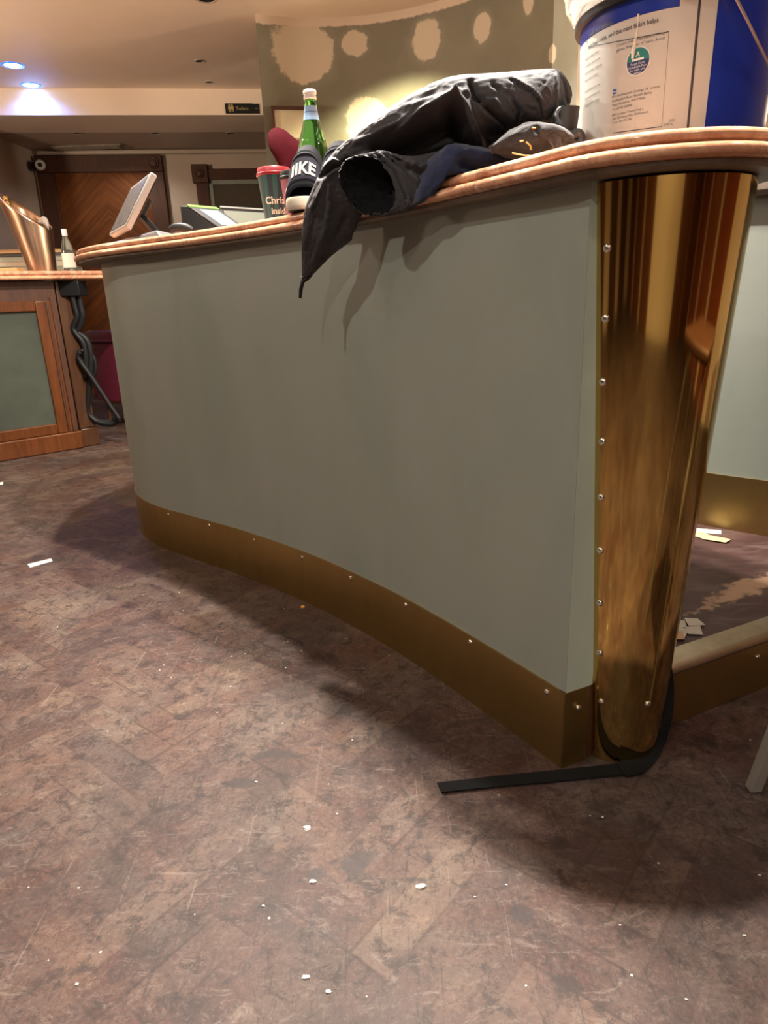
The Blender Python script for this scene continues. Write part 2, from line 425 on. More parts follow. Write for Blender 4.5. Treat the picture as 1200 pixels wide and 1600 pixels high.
# timber panelling behind the viewer and on the right wall (reflected in the brass)
b = MB()
for x in (-4.3, -3.2, -2.1, 1.2, 2.2): b.aab((x, -3.1, .0), (x + .95, -3.05, 2.1))
struct(b.build('trim_3', M['oak'], smooth=False, bevel=.004), 'timber panelling on the wall behind')
b = MB()
for y in (-2.9, -1.6, -.3): b.aab((3.14, y, 0), (3.2, y + 1.1, 2.1))
struct(b.build('trim_4', M['redwood'], smooth=False, bevel=.004), 'timber panelling on the right wall')
b = MB()
for y in (-2.6, -1.2, .4, 2.4): b.aab((-4.55, y, 0), (-4.48, y + .9, 2.1))
struct(b.build('trim_5', M['dwood'], smooth=False, bevel=.004), 'timber panelling on the left wall')

# curved grey wall behind the bar with filler patches
WALLP = [(-.655, 4.80), (-.42, 4.88), (-.19, 4.90), (.05, 4.88), (.28, 4.80), (.50, 4.67), (.72, 4.48), (.90, 4.27), (.985, 4.15)]
def curved_wall():
    pts = catmull(WALLP, 8)
    arc = [0]
    for a, c in zip(pts, pts[1:]): arc.append(arc[-1] + math.hypot(c[0] - a[0], c[1] - a[1]))
    pts2 = pts + [(1.14, 4.22)]; arc2 = arc + [arc[-1] + .17]
    V = []; UV = []
    nz = 2
    for (x, y), s in zip(pts2, arc2):
        for z in (0, CEIL): V.append((x, y, z)); UV.append((s, z))
    n = len(pts2)
    Fc = [(2 * i, 2 * i + 2, 2 * i + 3, 2 * i + 1) for i in range(n - 1)]
    # back skin and end caps
    nb = len(V)
    for i, ((x, y), s) in enumerate(zip(pts2, arc2)):
        for z in (0, CEIL): V.append((x + (.02 if i == 0 else 0), y + .12, z)); UV.append((s, z))
    Fc += [(nb + 2 * i, nb + 2 * i + 1, nb + 2 * i + 3, nb + 2 * i + 2) for i in range(n - 1)]
    Fc += [(0, 1, nb + 1, nb), (2 * n - 2, nb + 2 * n - 2, nb + 2 * n - 1, 2 * n - 1)]
    # patches -> (s, z, rs, rz)
    def onwall(px, py):
        d = ray(px, py); best = None
        for (x, y), s in zip(pts, arc):
            e = abs(x / y - d.x / d.y)
            if best is None or e < best[0]: best = (e, y, s)
        return best[2], CAM_H + d.z / d.y * best[1], best[1]
    patches = []
    for px, py, rx, ry in ((473, 82, 44, 40), (556, 68, 20, 16), (666, 64, 23, 25), (749, 44, 15, 19), (829, 4, 10, 15), (572, 188, 33, 28), (893, 82, 7, 12)):
        s, z, y = onwall(px, py); patches.append((s, z, rx * y / 1100, ry * y / 1100))
    m_ = mat('patched_grey_green_paint', (.2, .2, .15), .55, spec=.3); t = NT(m_)
    P = t.coord('Object'); uv = t.n('ShaderNodeUVMap', uv_map='UVMap').outputs[0]
    sp = t.n('ShaderNodeSeparateXYZ'); t.l(uv, sp.inputs[0])
    base = t.ramp(t.noise(P, 2.4, 7, .65, .6), [(.3, (.185, .180, .138)), (.6, (.225, .215, .165)), (.8, (.26, .25, .20))])
    n1 = t.noise(P, 9, 7, .68, .3); n2 = t.noise(P, 30, 4)
    acc = None
    for s, z, rs, rz in patches:
        a = t.math('POWER', t.math('DIVIDE', t.math('SUBTRACT', sp.outputs[0], s), rs), 2)
        c_ = t.math('POWER', t.math('DIVIDE', t.math('SUBTRACT', sp.outputs[1], z), rz), 2)
        d = t.math('SQRT', t.math('ADD', a, c_))
        acc = d if acc is None else t.math('MINIMUM', acc, d)
    d = t.math('ADD', acc, t.math('MULTIPLY', t.math('SUBTRACT', n1, .5), 1.0))
    c = t.mix(t.ramp(t.math('MULTIPLY', d, .33), [(.33, .45), (.46, 0)]), base, (.30, .30, .25))
    c = t.mix(t.ramp(t.math('MULTIPLY', d, .33), [(.30, 1), (.335, 0)]), c, (.60, .53, .42))
    # unpainted strip under the ceiling
    e = t.math('ADD', sp.outputs[1], t.math('MULTIPLY', t.math('SUBTRACT', n2, .5), .03))
    c = t.mix(t.ramp(t.math('SUBTRACT', e, 2.0), [(.470, 0), (.476, 1)]), c, (.66, .56, .45))
    t.base(c); t.bump(n2, .08, .003)
    o = link('wall_bar', V, Fc, None, None, True, UV, mats=[m_, M['cream']], fmi=[0] * (n - 1) + [0] * (n - 1) + [1, 0], sharp=30)
    struct(o, 'curved grey-green wall behind the bar with cream filler patches')
curved_wall()

# ------------------------------------------------------------------ doors at the rear
def rear_box(b, x0, x1, z0, z1, t0, t1, mi=0):
    y0, y1 = line_y(7.85, x0), line_y(7.85, x1)
    b.box((x0, y0 - t1, z0), (x1 - x0, y1 - y0, 0), (0, t1 - t0, 0), (0, 0, z1 - z0), mi)
d1 = thing('door_1', 'dark brown double-width door with chevron veneer behind the left bar', 'door', (-2.63, line_y(7.85, -2.63), 0)); d1['kind'] = 'structure'
b = MB(); rear_box(b, -3.08, -2.21, 0, 2.14, 0, .03); b.build('door_leaf', M['chevron'], d1)
b = MB(); rear_box(b, -3.23, -3.08, 0, 2.14, 0, .06); rear_box(b, -2.21, -2.06, 0, 2.14, 0, .06); rear_box(b, -3.23, -2.06, 2.14, 2.29, 0, .07)
b.build('door_frame', M['dwood'], d1, bevel=.004)
b = MB(); b.lathe([(.055, 0), (.05, .01), (.035, .006), (.03, .016), (.005, .02)], (-2.135, line_y(7.85, -2.135) - .07, 2.215), 24, axis=Vector((0, -1, 0)))
b.build('corner_rosette', M['dwood'], d1)
d2 = thing('door_2', 'wood framed doorway with dark glazing beside the grey wall', 'door', (-1.2, line_y(7.85, -1.2), 0)); d2['kind'] = 'structure'
b = MB(); rear_box(b, -1.64, -.75, 0, 2.06, 0, .02); b.build('glass_panel', mat('dark_green_glass', (.035, .036, .026), .12), d2)
b = MB(); rear_box(b, -1.64, -1.60, 0, 2.06, 0, .035); rear_box(b, -1.64, -.75, 2.02, 2.06, 0, .035); b.build('glazing_bead', M['panel'], d2)
b = MB(); rear_box(b, -1.76, -1.64, 0, 2.08, 0, .05); rear_box(b, -.75, -.63, 0, 2.08, 0, .05); rear_box(b, -1.76, -.63, 2.06, 2.16, 0, .055); rear_box(b, -1.785, -1.63, 2.03, 2.2, 0, .075)
b.build('door_frame', M['dwood'], d2, bevel=.004)
b = MB(); b.lathe([(.045, 0), (.04, .01), (.028, .005), (.022, .014), (.004, .018)], (-1.708, line_y(7.85, -1.708) - .075, 2.115), 24, axis=Vector((0, -1, 0)))
b.build('corner_rosette', M['dwood'], d2)

# ------------------------------------------------------------------ bar counter
PATH = catmull([(.324, 1.099), (.265, 1.198), (.195, 1.312), (.12, 1.43), (.035, 1.556), (-.075, 1.70), (-.195, 1.845), (-.335, 1.99),
                (-.50, 2.145), (-.69, 2.305), (-.86, 2.455), (-.975, 2.61), (-1.04, 2.79), (-1.045, 3.0), (-.97, 3.2), (-.82, 3.32), (-.62, 3.35)], 6)
def offset(path, d):
    out = []
    for i, p in enumerate(path):
        a = Vector(path[max(i - 1, 0)][:2]); c = Vector(path[min(i + 1, len(path) - 1)][:2]); t = (c - a).normalized()
        n = OUT(t)      # towards the open floor
        dd = d(i / (len(path) - 1)) if callable(d) else d
        out.append((p[0] + n.x * dd, p[1] + n.y * dd))
    return out
def OUT(t):
    # travelling from the near corner to the far end the open floor lies on the left-hand side of travel
    return Vector((-t.y, t.x)) * 1.0
def strip(path, z0, z1, d0, d1, b=None, mi=0):
    b = b or MB(); A = offset(path, d0); B = offset(path, d1); n = len(path)
    V = [];
    for i in range(n): V += [(A[i][0], A[i][1], z0), (A[i][0], A[i][1], z1), (B[i][0], B[i][1], z1), (B[i][0], B[i][1], z0)]
    Fc = []
    for i in range(n - 1):
        for k in range(4): Fc.append((4 * i + k, 4 * i + (k + 1) % 4, 4 * i + 4 + (k + 1) % 4, 4 * i + 4 + k))
    Fc += [(0, 1, 2, 3), (4 * n - 4, 4 * n - 1, 4 * n - 2, 4 * n - 3)]
    return b.add(V, Fc, mi)
CC = Vector((.454, 1.185)); UZ = 1.031
def Rz(z): return .083 + .060 * z
bar = thing('bar_counter', 'curved grey-green bar counter with brass skirting and flared brass corner column', 'bar counter', (0, 1.9, 0))
SK = .165
strip(PATH, SK, UZ, -.018, .0).build('front_panel', M['panel'], bar)
# return face beside the column
RETN = Vector((.384, 1.126)); CORN = Vector((.324, 1.099)); rd = (RETN - CORN).normalized()
RETE = CORN + rd * .062
b = MB(); b.box((CORN.x + .001, CORN.y, SK), (rd.x * .062, rd.y * .062, 0), (-rd.y * .016 * 1, rd.x * .016, 0), (0, 0, UZ - SK)); b.build('return_panel', M['panel_lit_side'], bar)
sk = strip(PATH, 0, SK, -.016, .004); 
sk.box((CORN.x - .002, CORN.y - .0035, 0), (rd.x * .060, rd.y * .060, 0), (-rd.y * .016, rd.x * .016, 0), (0, 0, SK))
skirt = sk.build('skirting', M['brass_skirt'], bar)
b = MB()
b.prism([(.345, 1.125)] + [tuple(RETE)] + [(.47, 1.20), (.60, 1.55), (.48, 1.86), (.34, 2.04), (.18, 2.22), (0, 2.4), (-.2, 2.58), (-.42, 2.78), (-.58, 3.0), (-.62, 3.3)] + offset(PATH, -.017)[::-1][:-2], 0.002, UZ - .001)
b.build('carcass', M['dwood'], bar, smooth=False)
# column
def seam_ang():
    v = -CC.normalized(); # direction to the camera
    return math.atan2(v.y, v.x)
a_cam = seam_ang(); A0 = a_cam - math.radians(36)      # seam on the left of the column
def cone(b, z0, z1, dr, a0, a1, n=56, m_=10, thick=.002):
    V = []; Fc = []
    for j in range(m_ + 1):
        z = z0 + (z1 - z0) * j / m_
        for k in range(n + 1):
            a = a0 + (a1 - a0) * k / n; r = Rz(z) + dr
            V.append((CC.x + r * math.cos(a), CC.y + r * math.sin(a), z))
    for j in range(m_):
        for k in range(n):
            q = j * (n + 1) + k; Fc.append((q, q + 1, q + n + 2, q + n + 1))
    return b.add(V, Fc)
b = MB(); cone(b, 0.001, UZ - .004, 0, A0, A0 + math.radians(235))
colm = b.build('column_cladding', M['brass_col'], bar, sharp=0)
sd = colm.modifiers.new('solid', 'SOLIDIFY'); sd.thickness = .003; sd.offset = -1
es = colm.modifiers.new('edges', 'EDGE_SPLIT'); es.split_angle = math.radians(35)
b = MB(); cone(b, 0.003, UZ - .002, -.006, A0 - .1, A0 - .1 + 2 * PI * .98); b.build('column_core', M['black'], bar, sharp=0)
def dome(loc, nrm, r, parent, name='screw'):
    nrm = Vector(nrm).normalized(); b = MB()
    b.lathe([(r * 1.0, -.002), (r, .0004), (r * .92, r * .28), (r * .7, r * .5), (r * .35, r * .62), (r * .08, r * .64)], loc, 14, axis=nrm)
    x = Vector((0, 0, 1)).cross(nrm).normalized()
    return b.build(name, M['rivet'], parent)
def dome_washer(loc, nrm, r, parent): return dome(loc, nrm, r, parent)
# screws down the column seam
for px, py in ((949, 388), (946, 498), (942, 597), (941, 690), (939, 777), (938, 860), (937, 942), (937, 1020), (939, 1096), (1012, 1100)):
    d = ray(px, py).normalized(); best = None
    for i in range(4000):
        s = .9 + i * .0003; p = Vector((0, 0, CAM_H)) + d * s
        if math.hypot(p.x - CC.x, p.y - CC.y) <= Rz(p.z): best = p; break
    if best:
        n_ = Vector((best.x - CC.x, best.y - CC.y, -.0625 * .1)).normalized()
        dome(best, n_, .0068, colm)
ps = PATH
def hit_path(px, py, dd=.004):
    d = ray(px, py); best = None; A = offset(ps, dd)
    for i in range(len(A) - 1):
        p, q = Vector(A[i]), Vector(A[i + 1]); e = q - p
        den = d.x * e.y - d.y * e.x
        if abs(den) < 1e-9: continue
        t = (p.x * e.y - p.y * e.x) / den; s = (p.x * d.y - p.y * d.x) / den
        if 0 <= s <= 1 and t > 0 and (best is None or t < best[0]): best = (t, e)
    t, e = best; n = OUT(e.normalized()); P = Vector((0, 0, CAM_H)) + d * t
    return P, Vector((n.x, n.y, 0))
for px, py in ((854, 1081), (735, 1003), (634, 945), (548, 903), (472, 871), (397, 844), (327, 821), (263, 804)):
    P, n = hit_path(px, py); dome(P, n, .0062, skirt)
P = CORN + rd * .028; dome((P.x + rd.y * .0055, P.y - rd.x * .0055, .128), (rd.y, -rd.x, 0), .0062, skirt)

# marble worktop with a double bullnose
def ring_outline(o_far=.10, o_near=.055):
    A = offset(PATH, lambda s: o_near + (o_far - o_near) * min(1, max(0, (s - .45) / .35)))
    A = [p for p in A if (Vector(p) - CC).length > .2 or p[1] > 1.25]
    start = math.atan2(A[0][1] - CC.y, A[0][0] - CC.x)
    if start < 0: start += 2 * PI
    R = Rz(UZ) + .052; arcp = []
    a_end = 2 * PI + math.radians(12)
    for k in range(1, 19):
        a = start + (a_end - start) * k / 18; rr = R + (((Vector(A[0]) - CC).length - R) * max(0, 1 - k / 5))
        arcp.append((CC.x + rr * math.cos(a), CC.y + rr * math.sin(a)))
    inner = [(.70, 1.36), (.715, 1.5), (.66, 1.68), (.54, 1.87), (.38, 2.07), (.2, 2.26), (0, 2.44), (-.2, 2.62), (-.4, 2.80), (-.52, 3.0), (-.56, 3.2), (-.6, 3.42)]
    return A[::-1] + arcp + catmull(inner, 3)
WO = ring_outline()
def poly_offset(poly, d):
    n = len(poly); out = []; area = sum(poly[i][0] * poly[(i + 1) % n][1] - poly[(i + 1) % n][0] * poly[i][1] for i in range(n))
    sg = 1 if area > 0 else -1
    for i in range(n):
        a = Vector(poly[i - 1]); c = Vector(poly[(i + 1) % n]); t = (c - a).normalized()
        out.append((poly[i][0] - t.y * d * sg, poly[i][1] + t.x * d * sg))   # inward
    return out
def slab(outline, prof):
    b = MB(); n = len(outline); V = []; Fc = []
    for d, z in prof:
        V += [(x, y, z) for x, y in poly_offset(outline, d)]
    for j in range(len(prof) - 1):
        for i in range(n): Fc.append((j * n + i, j * n + (i + 1) % n, (j + 1) * n + (i + 1) % n, (j + 1) * n + i))
    Fc.append(tuple(range(n))[::-1]); Fc.append(tuple(range((len(prof) - 1) * n, len(prof) * n)))
    return b.add(V, Fc)
def bull(z0, zt, d0=0.0, setback=.010):
    h = (zt - z0) / 2; zm = z0 + h; P = []
    for k in range(7):
        a = -PI / 2 + PI * k / 6; P.append((d0 + h * .62 * (1 - math.cos(a)), z0 + h / 2 + h / 2 * math.sin(a)))
    P.append((d0 + setback + h * .5, zm))
    for k in range(7):
        a = -PI / 2 + PI * k / 6; P.append((d0 + setback + h * .62 * (1 - math.cos(a)), zm + h / 2 + h / 2 * math.sin(a)))
    return [(d0 + .05, z0)] + P + [(d0 + .05, zt)]
top = slab(WO, bull(1.040, 1.078)).build('worktop', M['marble'], None, sharp=50)
tag(top, 'salmon pink marble worktop with double rounded edge on the grey-green counter', 'worktop')
b = slab(WO, [(.05, UZ), (.020, UZ), (.016, UZ + .003), (.016, 1.0395), (.05, 1.0395)]).build('underlay', M['under'], top, sharp=30)

# ------------------------------------------------------------------ step and raised floor, opposite counter
RF = .147
sd_ = (Vector((.858, 1.346)) - Vector((.604, 1.228))).normalized(); s0 = Vector((.604, 1.228)) - sd_ * .05; sn = Vector((-sd_.y, sd_.x))
step = thing('bar_step', 'brass faced step with pale metal nosing leading up behind the counter', 'step', (s0.x, s0.y, 0))
b = MB(); b.box((s0.x, s0.y, 0), (sd_.x * 1.0, sd_.y * 1.0, 0), (sn.x * .02, sn.y * .02, 0), (0, 0, RF - .022)); riser = b.build('riser', M['brass_skirt'], step, bevel=.002)
b = MB()
prof = [(-.004, -.022), (-.012, -.016), (-.014, -.008), (-.010, -.001), (0, .003), (.045, .003), (.045, -.004), (.0, -.022)]
V = []; 
for L in (0, 1.0):
    for dn, dz in prof: p = s0 + sd_ * L + sn * dn; V.append((p.x, p.y, RF + dz))
n = len(prof); b.add(V, [(i, (i + 1) % n, n + (i + 1) % n, n + i) for i in range(n)] + [tuple(range(n)), tuple(range(n, 2 * n))[::-1]])
b.build('nosing', M['nosing'], step, sharp=50)
for L in (.277, .51, .75): p = s0 + sd_ * L - sn * .0005; dome((p.x, p.y, .092), (-sn.x, -sn.y, 0), .006, riser)
q0 = s0 + sn * .02; q1 = q0 + sd_ * 1.5
b = MB(); b.prism([(q0.x, q0.y), (q1.x, q1.y), (2.3, 2.2), (2.3, 4.05), (1.1, 4.1), (.6, 4.5), (-.3, 4.75), (-.75, 3.5), (-.55, 3.35), (-.5, 3.05), (-.2, 2.62), (.2, 2.26), (.5, 1.9), (.63, 1.56), (.5, 1.22)], .001, RF)
struct(b.build('floor', M['floor2'], smooth=False), 'raised worn dark floor behind the bar')
OP = catmull([(.55, 2.62), (.74, 2.36), (1.0, 2.065), (1.15, 1.925), (1.34, 1.79), (1.6, 1.66), (1.9, 1.58)], 6)
cb = thing('bar_counter', 'opposite grey-green counter with brass skirting beyond the brass column', 'bar counter', (1.3, 1.8, RF))
def OUTn(t): return Vector((t.y, -t.x))
def strip2(path, z0, z1, d0, d1):
    b = MB(); n = len(path); V = []
    for i, p in enumerate(path):
        a = Vector(path[max(i - 1, 0)]); c = Vector(path[min(i + 1, n - 1)]); t = (c - a).normalized(); o_ = Vector((t.y, -t.x))
        if o_.dot(Vector(p)) > 0: o_ = -o_
        for d, z in ((d0, z0), (d0, z1), (d1, z1), (d1, z0)): V.append((p[0] + o_.x * d, p[1] + o_.y * d, z))
    Fc = []
    for i in range(n - 1):
        for k in range(4): Fc.append((4 * i + k, 4 * i + (k + 1) % 4, 4 * i + 4 + (k + 1) % 4, 4 * i + 4 + k))
    Fc += [(0, 1, 2, 3), (4 * n - 4, 4 * n - 1, 4 * n - 2, 4 * n - 3)]
    return b.add(V, Fc)
strip2(OP, RF + .17, 1.10, -.03, 0).build('front_panel', M['panel'], cb)
strip2(OP, RF, RF + .17, -.03, .005).build('skirting', M['brass_skirt'], cb)
wt = strip2(OP, 1.10, 1.15, -.45, .05).build('worktop', M['under'], None, bevel=.012); tag(wt, 'grey edge of the opposite counter top at the right edge of the photo', 'worktop')

# ------------------------------------------------------------------ left wooden bar
B0 = Vector((-1.965, 4.426)); bd = (Vector((-2.336, 4.089)) - B0).normalized(); bn = Vector((bd.y, -bd.x))
if bn.y > 0: bn = -bn
def lbox(b, s0_, s1, z0, z1, d0, d1, mi=0):
    """s from the right corner leftwards, d out of the front plane towards the floor"""
    o_ = B0 + bd * s0_ + bn * d0
    b.box((o_.x, o_.y, z0), (bd.x * (s1 - s0_), bd.y * (s1 - s0_), 0), (bn.x * (d1 - d0), bn.y * (d1 - d0), 0), (0, 0, z1 - z0), mi)
lb = thing('wooden_bar', 'honey-brown wooden bar with a framed grey-green panel at the left edge', 'bar', (B0.x, B0.y, 0))
b = MB(); lbox(b, 0, 1.6, .005, 1.045, -.55, -.06); b.build('carcass', M['dwood'], lb, smooth=False)
b = MB(); lbox(b, -.01, 1.6, 0, .115, -.06, 0); b.build('plinth', M['oak'], lb, bevel=.008)
b = MB(); lbox(b, .015, .13, .115, .93, -.06, -.012); lbox(b, .13, 1.6, .115, .18, -.06, -.012); lbox(b, .13, 1.6, .87, .93, -.06, -.012)
b.build('panel_frame', M['oak'], lb, bevel=.006)
b = MB(); lbox(b, .005, .04, .115, .95, -.06, -.004); lbox(b, .055, .07, .13, .92, -.03, -.004); b.build('moulding', M['dwood'], lb, bevel=.003)
b = MB(); lbox(b, .13, 1.6, .18, .87, -.06, -.03); b.build('inset_panel', paint('dark_sage_paint', (.065, .074, .058), .2, .3), lb, smooth=False)
b = MB(); lbox(b, 0, 1.6, .93, 1.045, -.06, -.02); b.build('frieze', M['dwood'], lb, smooth=False)
b = MB(); lbox(b, -.13, -.012, .0, .12, -.14, -.02); lbox(b, -.115, -.012, .12, 1.045, -.14, -.035); b.build('pilaster', wood('pilaster_wood', (.05, .02, .009), (.085, .036, .016), scale=(14, 14, 1.5)), lb, bevel=.006)
# its marble top
o0 = B0 - bd * .42; o1 = B0 + bd * 1.7
q = [o0 + bn * .06, o1 + bn * .06, o1 - bn * .62, o0 - bn * .62]
q = [(p.x, p.y) for p in q]
qq = []
for i in range(4):
    a, c = Vector(q[i]), Vector(q[(i + 1) % 4])
    for k in range(8): p = a.lerp(c, .02 + .96 * k / 7); qq.append((p.x, p.y))
lt = slab(qq, bull(1.05, 1.10)).build('worktop', M['marble'], None, sharp=50)
tag(lt, 'pink marble worktop with double rounded edge on the wooden bar at left', 'worktop')

# ------------------------------------------------------------------ generic soft shapes
def inside_poly(poly, x, y):
    c = False; n = len(poly)
    for i in range(n):
        (x0, y0), (x1, y1) = poly[i - 1], poly[i]
        if (y0 > y) != (y1 > y) and x < (x1 - x0) * (y - y0) / (y1 - y0) + x0: c = not c
    return c
def loft_px(name, secs, mat_, parent=None, n=40, k=7, p=.85, wr=(.006, 9, .35), ridges=(), open_end=None, hang=False, sub=0):
    """secs: (x_top, y_top, x_bot, y_bot, depth_y, half_thickness)"""
    secs = [tuple(q) + (0,) * (7 - len(q)) for q in secs]
    S_ = catmull(secs, k); V = []; Fc = []
    for (xt, yt, xb, yb, Y, T, skew) in S_:
        a = at(xt, yt, Y); c = at(xb, yb, Y); mid = (a + c) / 2; h = (a - c) / 2
        dv = Vector((mid.x, mid.y, 0)).normalized() * T + Vector((skew, 0, 0))
        for i in range(n):
            th = 2 * PI * i / n; cs, sn_ = math.cos(th), math.sin(th)
            V.append(mid + h * (math.copysign(abs(cs) ** p, cs)) + dv * (math.copysign(abs(sn_) ** p, sn_)))
    m_ = len(S_)
    for j in range(m_ - 1):
        for i in range(n): Fc.append((j * n + i, j * n + (i + 1) % n, (j + 1) * n + (i + 1) % n, (j + 1) * n + i))
    if open_end != 'start': Fc.append(tuple(range(n))[::-1])
    if open_end != 'end': Fc.append(tuple(range((m_ - 1) * n, m_ * n)))
    amp, fr, st = wr
    for j in range(m_):
        cen = sum((V[j * n + i] for i in range(n)), Vector()) / n
        for i in range(n):
            v = V[j * n + i]; d = (v - cen); dn = d.normalized() if d.length > 1e-6 else Vector()
            q = Vector((v.x * fr * st, v.y * fr * st, v.z * fr)) + Vector((3.1, 1.7, .3))
            q2 = Vector((j * .16, i * .55, 2.2))
            e = noise.noise(q) * amp + (1 - abs(noise.noise(q2 * .8)) * 2) * amp * .7 + noise.noise(q * 3.1) * amp * .35
            v = v + dn * e
            px, py = topx(v)
            for pts, am, wd in ridges:
                best = 1e9
                for (x0, y0), (x1, y1) in zip(pts, pts[1:]):
                    L2 = (x1 - x0) ** 2 + (y1 - y0) ** 2; t = max(0, min(1, ((px - x0) * (x1 - x0) + (py - y0) * (y1 - y0)) / L2))
                    best = min(best, math.hypot(px - x0 - t * (x1 - x0), py - y0 - t * (y1 - y0)))
                if dn.y < .2: v = v - Vector((v.x, v.y, 0)).normalized() * am * math.exp(-(best / wd) ** 2)
            if 1.0 < v.z < 1.0795 and inside_poly(WO, v.x, v.y): v = Vector((v.x, v.y, 1.0795))
            V[j * n + i] = v
    return link(name, V, Fc, mat_, parent, True, sharp=0)

def text_mesh(name, s, size, mat_, fn, parent=None, align='LEFT', thick=0.0, bold=0.0):
    cu = bpy.data.curves.new('t', 'FONT'); cu.body = s; cu.size = size; cu.align_x = align; cu.resolution_u = 2; cu.offset = bold
    o = bpy.data.objects.new('t', cu); COL.objects.link(o)
    bpy.context.view_layer.update()
    me = bpy.data.meshes.new_from_object(o.evaluated_get(bpy.context.evaluated_depsgraph_get()))
    bpy.data.objects.remove(o); bpy.data.curves.remove(cu)
    for v in me.vertices: v.co = fn(v.co.x, v.co.y)
    me.name = name; me.materials.clear(); me.materials.append(mat_)
    o = bpy.data.objects.new(name, me); COL.objects.link(o)
    if parent: o.parent = parent; o.matrix_parent_inverse = Matrix.Translation(-parent.location)
    return o

# ------------------------------------------------------------------ ceiling fittings
M['trimmetal'] = mat('cream_trim', (.50, .42, .34), .5)
def downlight(px, py, z, r, label, lit=None, group=None):
    p = onz(px, py, z); b = MB()
    t = thing('downlight', label, 'ceiling light', (p.x, p.y, z), group)
    b.lathe([(r * .72, .0), (r * .78, -.004), (r, -.003), (r * 1.02, 0), (r * 1.02, .004), (r * .72, .004)], (p.x, p.y, z), 28, cap=False); b.build('bezel', M['trimmetal'] if not lit else lit[1], t)
    b = MB(); b.lathe([(.001, -.006 if lit else -.001), (r * .5, -.006 if lit else -.001), (r * .74, -.001)], (p.x, p.y, z - .0005), 24, cap=False)
    b.build('lens', lit[0] if lit else M['black'], t)
    return p
em = mat('blue_white_led', (.6, .8, 1), .3); em.node_tree.nodes['Principled BSDF'].inputs['Emission Color'].default_value = (.30, .55, 1, 1)
em.node_tree.nodes['Principled BSDF'].inputs['Emission Strength'].default_value = 14
bz = mat('blue_acrylic', (.02, .12, .8), .2); bz.node_tree.nodes['Principled BSDF'].inputs['Emission Color'].default_value = (.01, .10, .9, 1)
bz.node_tree.nodes['Principled BSDF'].inputs['Emission Strength'].default_value = 1.2
for px, py, lab in ((20, 102, 'blue glowing ceiling downlight nearest the left edge'), (48, 133, 'blue glowing ceiling downlight next to the ceiling beam')):
    p = downlight(px, py, CEIL, .075, lab, (em, bz), 'blue ceiling downlights')
    spot(p.x, p.y, CEIL - .02, 9 if py > 110 else 2, 150, .5, (.09, .24, 1.0))
downlight(312, 95, CEIL, .038, 'unlit small ceiling downlight, upper of the pair left of the grey wall', None, 'unlit downlights')
downlight(327, 128, CEIL, .038, 'unlit small ceiling downlight just in front of the beam', None, 'unlit downlights')
downlight(322, -2, CEIL, .062, 'large unlit ceiling downlight cut by the top edge', None, 'unlit downlights')
for px, lab in ((121, 'unlit downlight beyond the beam above the dark door'), (243, 'unlit downlight beyond the beam between the two doors'), (360, 'unlit downlight beyond the beam near the grey wall')):
    downlight(px, 208, 2.344, .045, lab, None, 'downlights beyond the beam')
p = onz(136, 228, 2.344)
g = thing('air_grille', 'narrow cream air grille in the low ceiling above the dark door', 'air vent', (p.x, p.y, 2.34))
b = MB(); b.aab((p.x - .34, p.y - .07, 2.322), (p.x + .34, p.y + .07, 2.344)); b.build('frame', M['under'], g, bevel=.004)
b = MB()
for k in range(5): b.aab((p.x - .31, p.y - .05 + k * .022, 2.318), (p.x + .31, p.y - .045 + k * .022, 2.324))
b.build('slats', M['under'], g, smooth=False)
# camera over the door corner
c_ = at(63, 258, 7.2)
g = thing('security_camera', 'small white security camera on a black bracket at the door corner', 'security camera', tuple(c_))
b = MB(); b.lathe([(.001, -.03), (.03, -.028), (.046, -.01), (.048, .02), (.04, .035), (.001, .036)], c_, 20, axis=Vector((.35, -1, -.1)).normalized()); b.build('housing', mat('white_plastic', (.7, .68, .65), .4), g)
b = MB(); b.lathe([(.001, 0), (.02, .0), (.02, .006), (.001, .008)], c_ + Vector((.35, -1, -.1)).normalized() * .035, 16, axis=Vector((.35, -1, -.1)).normalized()); b.build('lens', M['black'], g)
b = MB(); b.tube([c_ + Vector((-.03, .02, 0)), c_ + Vector((-.10, .02, .0))], .028); b.tube([c_ + Vector((-.09, .02, -.03)), c_ + Vector((-.09, .02, .03))], .03); b.build('bracket', M['black'], g)

# toilets sign on the beam
def sign_pt(px, py, off=0.0):
    d = ray(px, py); t = 6.45 / (d.y - .15 * d.x); return Vector((0, 0, CAM_H)) + d * (t - off / 6.4)
a_, c2 = sign_pt(353, 178), sign_pt(405, 162)
g = thing('toilet_sign', 'black sign with gold figures reading Toilets on the ceiling beam', 'sign', tuple(a_))
W = (Vector((c2.x, c2.y, 0)) - Vector((a_.x, a_.y, 0))); wl = W.length; W.normalize(); NB = Vector((W.y, -W.x, 0)); H_ = c2.z - a_.z
gold = mat('gold_lettering', (.42, .31, .12), .4)
b = MB(); b.box(a_ + NB * .001, W * wl * .80, NB * .012, Vector((0, 0, H_))); b.box(a_ + NB * .001 + W * wl * .79, W * wl * .21, NB * .010, Vector((0, 0, H_ * .97))); b.build('plate', M['black'], g, bevel=.002)
b = MB()
for k, fx in enumerate((.12, .20)):
    o_ = a_ + NB * .0135 + W * wl * fx
    b.box(o_ + Vector((0, 0, H_ * .15)) - W * .006, W * .005, NB * .001, Vector((0, 0, H_ * .3))); b.box(o_ + Vector((0, 0, H_ * .15)) + W * .002, W * .005, NB * .001, Vector((0, 0, H_ * .3)))
    b.box(o_ + Vector((0, 0, H_ * .4)) - W * .011, W * .024, NB * .001, Vector((0, 0, H_ * .28)))
    b.lathe([(.001, 0), (.0075, 0), (.0075, .001), (.001, .001)], o_ + Vector((0, 0, H_ * .80)), 14, axis=NB)
b.build('figures', gold, g)
